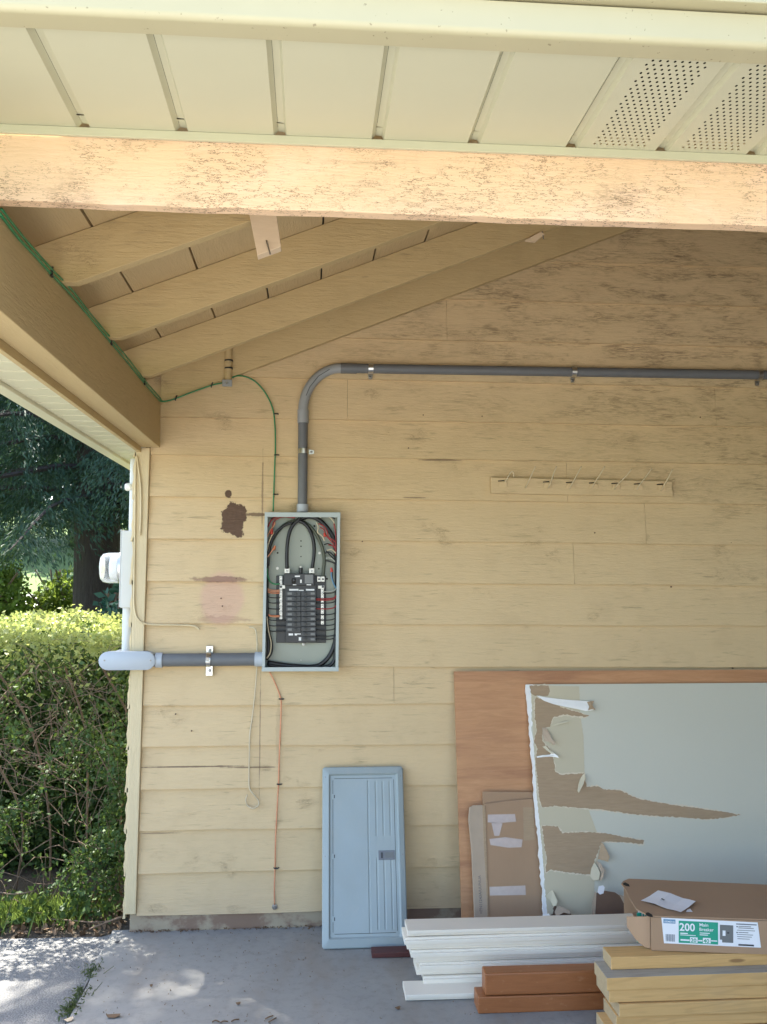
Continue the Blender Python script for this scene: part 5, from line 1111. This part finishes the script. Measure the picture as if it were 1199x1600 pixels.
# ---- pale path and far fence glimpsed through the trees
pth = MB(); xs_ = np.linspace(-30, -1, 18); pth.add([(x, 15.2+.05*x, terrain(x, 15.2)+.03+0*x) for x in xs_]+[(x, 17.6+.05*x, terrain(x, 17.6)+.03) for x in xs_], [(i, i+1, 19+i, 18+i) for i in range(17)]); tag(pth.build("path", M_DRIVE), kind='structure')
fz = thing("far_fence", "small pale picket fence far off across the lawn at the left edge", "fence", (-15, 27, terrain(-15, 27)))
for k in range(22):
    x = -19.4+k*.42; z = terrain(x, 27); MB().box(x, x+.30, 27, 27.04, z-.1, z+1.0).build("picket", M_GREYPL, fz)
for zz in (.3, .95): MB().box(-19.5, -10.2, 27.045, 27.1, terrain(0, 27)+zz, terrain(0, 27)+zz+.1).build("rail", M_GREYPL, fz)
for k, (x0, y0, x1, y1) in enumerate(((150, 690, 120, 770), (132, 690, 95, 770))):
    pass
# ---- grass, weeds, litter
def blades(P, h, m, parent=None, name="grass_blades", w=.05):
    P = np.asarray(P); d = RNG.normal(0, .42, (len(P), 3)); d[:, 2] = 1; return leaves(name, P+np.array([0, 0, h/2])*1.0, h, w, m, parent, dirs=d/np.linalg.norm(d, axis=1)[:, None], fold=0)
c = atZ(42, 1445, -.03); n_ = 1500; P = np.stack([RNG.normal(c.x, .16, n_), RNG.normal(c.y+.06, .07, n_), np.full(n_, -.03)], 1)
o = blades(P[P[:, 1] > .03], .10, M_GRASS, None, "grass_clump", .07); tag(o, "sunlit tuft of grass at the foot of the hedge", "grass")
def weed(label, px, py, n_, h):
    c = atZ(px, py, -.005); t = thing("weed", label, "weed", c, "weeds in the slab joint")
    P = np.stack([RNG.normal(c.x, .022, n_), RNG.normal(c.y, .038, n_), np.abs(RNG.normal(.006, .010, n_))-.01], 1); leaves("weed_leaves", P, h*.62, .34, M_WEED, t, flat=.6)
    s_ = MB()
    for k in range(7): q = c+Vector((RNG.normal(0, .02), RNG.normal(0, .03), 0)); s_.tube([q+Vector((0, 0, -.02)), q+Vector((RNG.normal(0, .03), RNG.normal(0, .03), .035))], .0012, 4)
    s_.build("weed_stems", M_WEED, t)["kind"] = 'stuff'
weed("small dark weed in the joint beside the slab corner, farthest one", 146, 1518, 120, .032); weed("low weed in the joint between slab and driveway, middle one", 128, 1553, 110, .03); weed("yellow-green weed in the joint nearest the bottom of the photo", 112, 1576, 170, .034)
n_ = 900; P = np.stack([RNG.uniform(-3.2, -.88, n_), RNG.uniform(.02, .55, n_), RNG.uniform(-.028, .0, n_)], 1); o = leaves("leaf_litter", P, .045, .5, M_DEADLEAF, None, flat=2.5); tag(o, "brown dead leaves on the soil under the hedge", "leaf litter")
n_ = 420; P = np.stack([RNG.uniform(-2.6, -.9, n_), RNG.uniform(.05, .35, n_), RNG.uniform(-.02, .10, n_)], 1); o = leaves("ground_ivy", P, .04, .7, M_HEDGE, None, flat=1.2); tag(o, "low green ground cover at the hedge foot", "ground cover")
def twig(label, pts, r=.0035, m=None):
    o = MB().tube(smooth_path(pts, 4), r, 5).build("fallen_twig", m or M_TWIG, None, smooth=True); tag(o, label, "twig")
F = lambda x, y, z=.004: atZ(x, y, z)
twig("pale fallen twig lying across the soil at the hedge foot", [atZ(75, 1436, .01), atZ(110, 1438, .02), atZ(150, 1441, .015), atZ(190, 1436, .01)])
twig("grey twig bent against the footing at the wall corner", [atZ(140, 1452, .01), atZ(165, 1442, .03), atZ(190, 1433, .05), atZ(203, 1430, .04)], .005)
twig("thin arching bare twig low in the hedge at the left edge", [atY(0, 1394, .16), atY(20, 1397, .13), atY(40, 1395, .12), atY(56, 1391, .14)], .0028)
def litter(label, px, py, L_, w_, rot, m, name="fallen_leaf", z=.004):
    c = atZ(px, py, z); pts = []
    for k in range(9):
        a = 2*math.pi*k/9; u, v = L_*math.cos(a)*(1-.15*math.cos(2*a)), w_*math.sin(a); pts.append(c+Vector((u*math.cos(rot)-v*math.sin(rot), u*math.sin(rot)+v*math.cos(rot), .004*math.cos(a*2)+.003)))
    o = MB().prism(pts, (0, 0, .0012)).build(name, m); tag(o, label, "leaf" if name == "fallen_leaf" else "debris")
litter("curled brown dead leaf on the slab edge at the bottom of the photo", 178, 1588, .030, .012, .1, M_DEADLEAF)
litter("small dark leaf on the slab near the wall corner", 184, 1473, .014, .005, .4, M_INK)
litter("tiny dark chip on the slab in front of the white stack", 622, 1576, .012, .008, .6, M_DEADLEAF, "wood_scrap")
litter("dark crumb on the slab right of the small dappled light", 373, 1569, .011, .006, .3, M_DEADLEAF, "bark_crumb")
litter("dark fleck on the slab below the lower conduit", 237, 1541, .007, .005, .3, M_DEADLEAF, "bark_fleck")
litter("reddish leaf in the bottom joint beside the weeds", 108, 1594, .02, .012, .8, M_BLOCK)
for k, (x, y) in enumerate(((332, 1597), (345, 1598), (362, 1596), (415, 1592), (420, 1597))):
    c = atZ(x, y, .003); twig(("short dark twig bit on the slab at the bottom, leftmost of five", "short dark twig bit on the slab, second of five from the left", "short dark twig bit on the slab, third of five from the left", "thin dark twig bit on the slab, fourth of five from the left", "pale twig bit on the slab, rightmost of five")[k], [c, c+Vector((.012, .004, .004)), c+Vector((.028, -.003+.008*k, .001))], .0025, M_DEADLEAF)

n_ = 700; x = RNG.uniform(-.85, 1.5, n_); y = -np.abs(RNG.normal(0, .6, n_)); P = np.stack([x, y, np.full(n_, .0035)], 1); P = P[(P[:, 1] > -1.7)]
o = leaves("floor_grit", P, .007, .6, M_DEADLEAF, None, flat=3); tag(o, "scattered grit and leaf crumbs on the concrete slab", "grit")
n_ = 500; x = RNG.uniform(-.83, 1.2, n_); P = np.stack([x, -.008-np.abs(RNG.normal(0, .012, n_)), RNG.uniform(.001, .008, n_)], 1); o = leaves("swept_dust", P, .012, .5, M_DEADLEAF, None, flat=2); tag(o, "dark dust and crumbs along the foot of the wall", "grit")
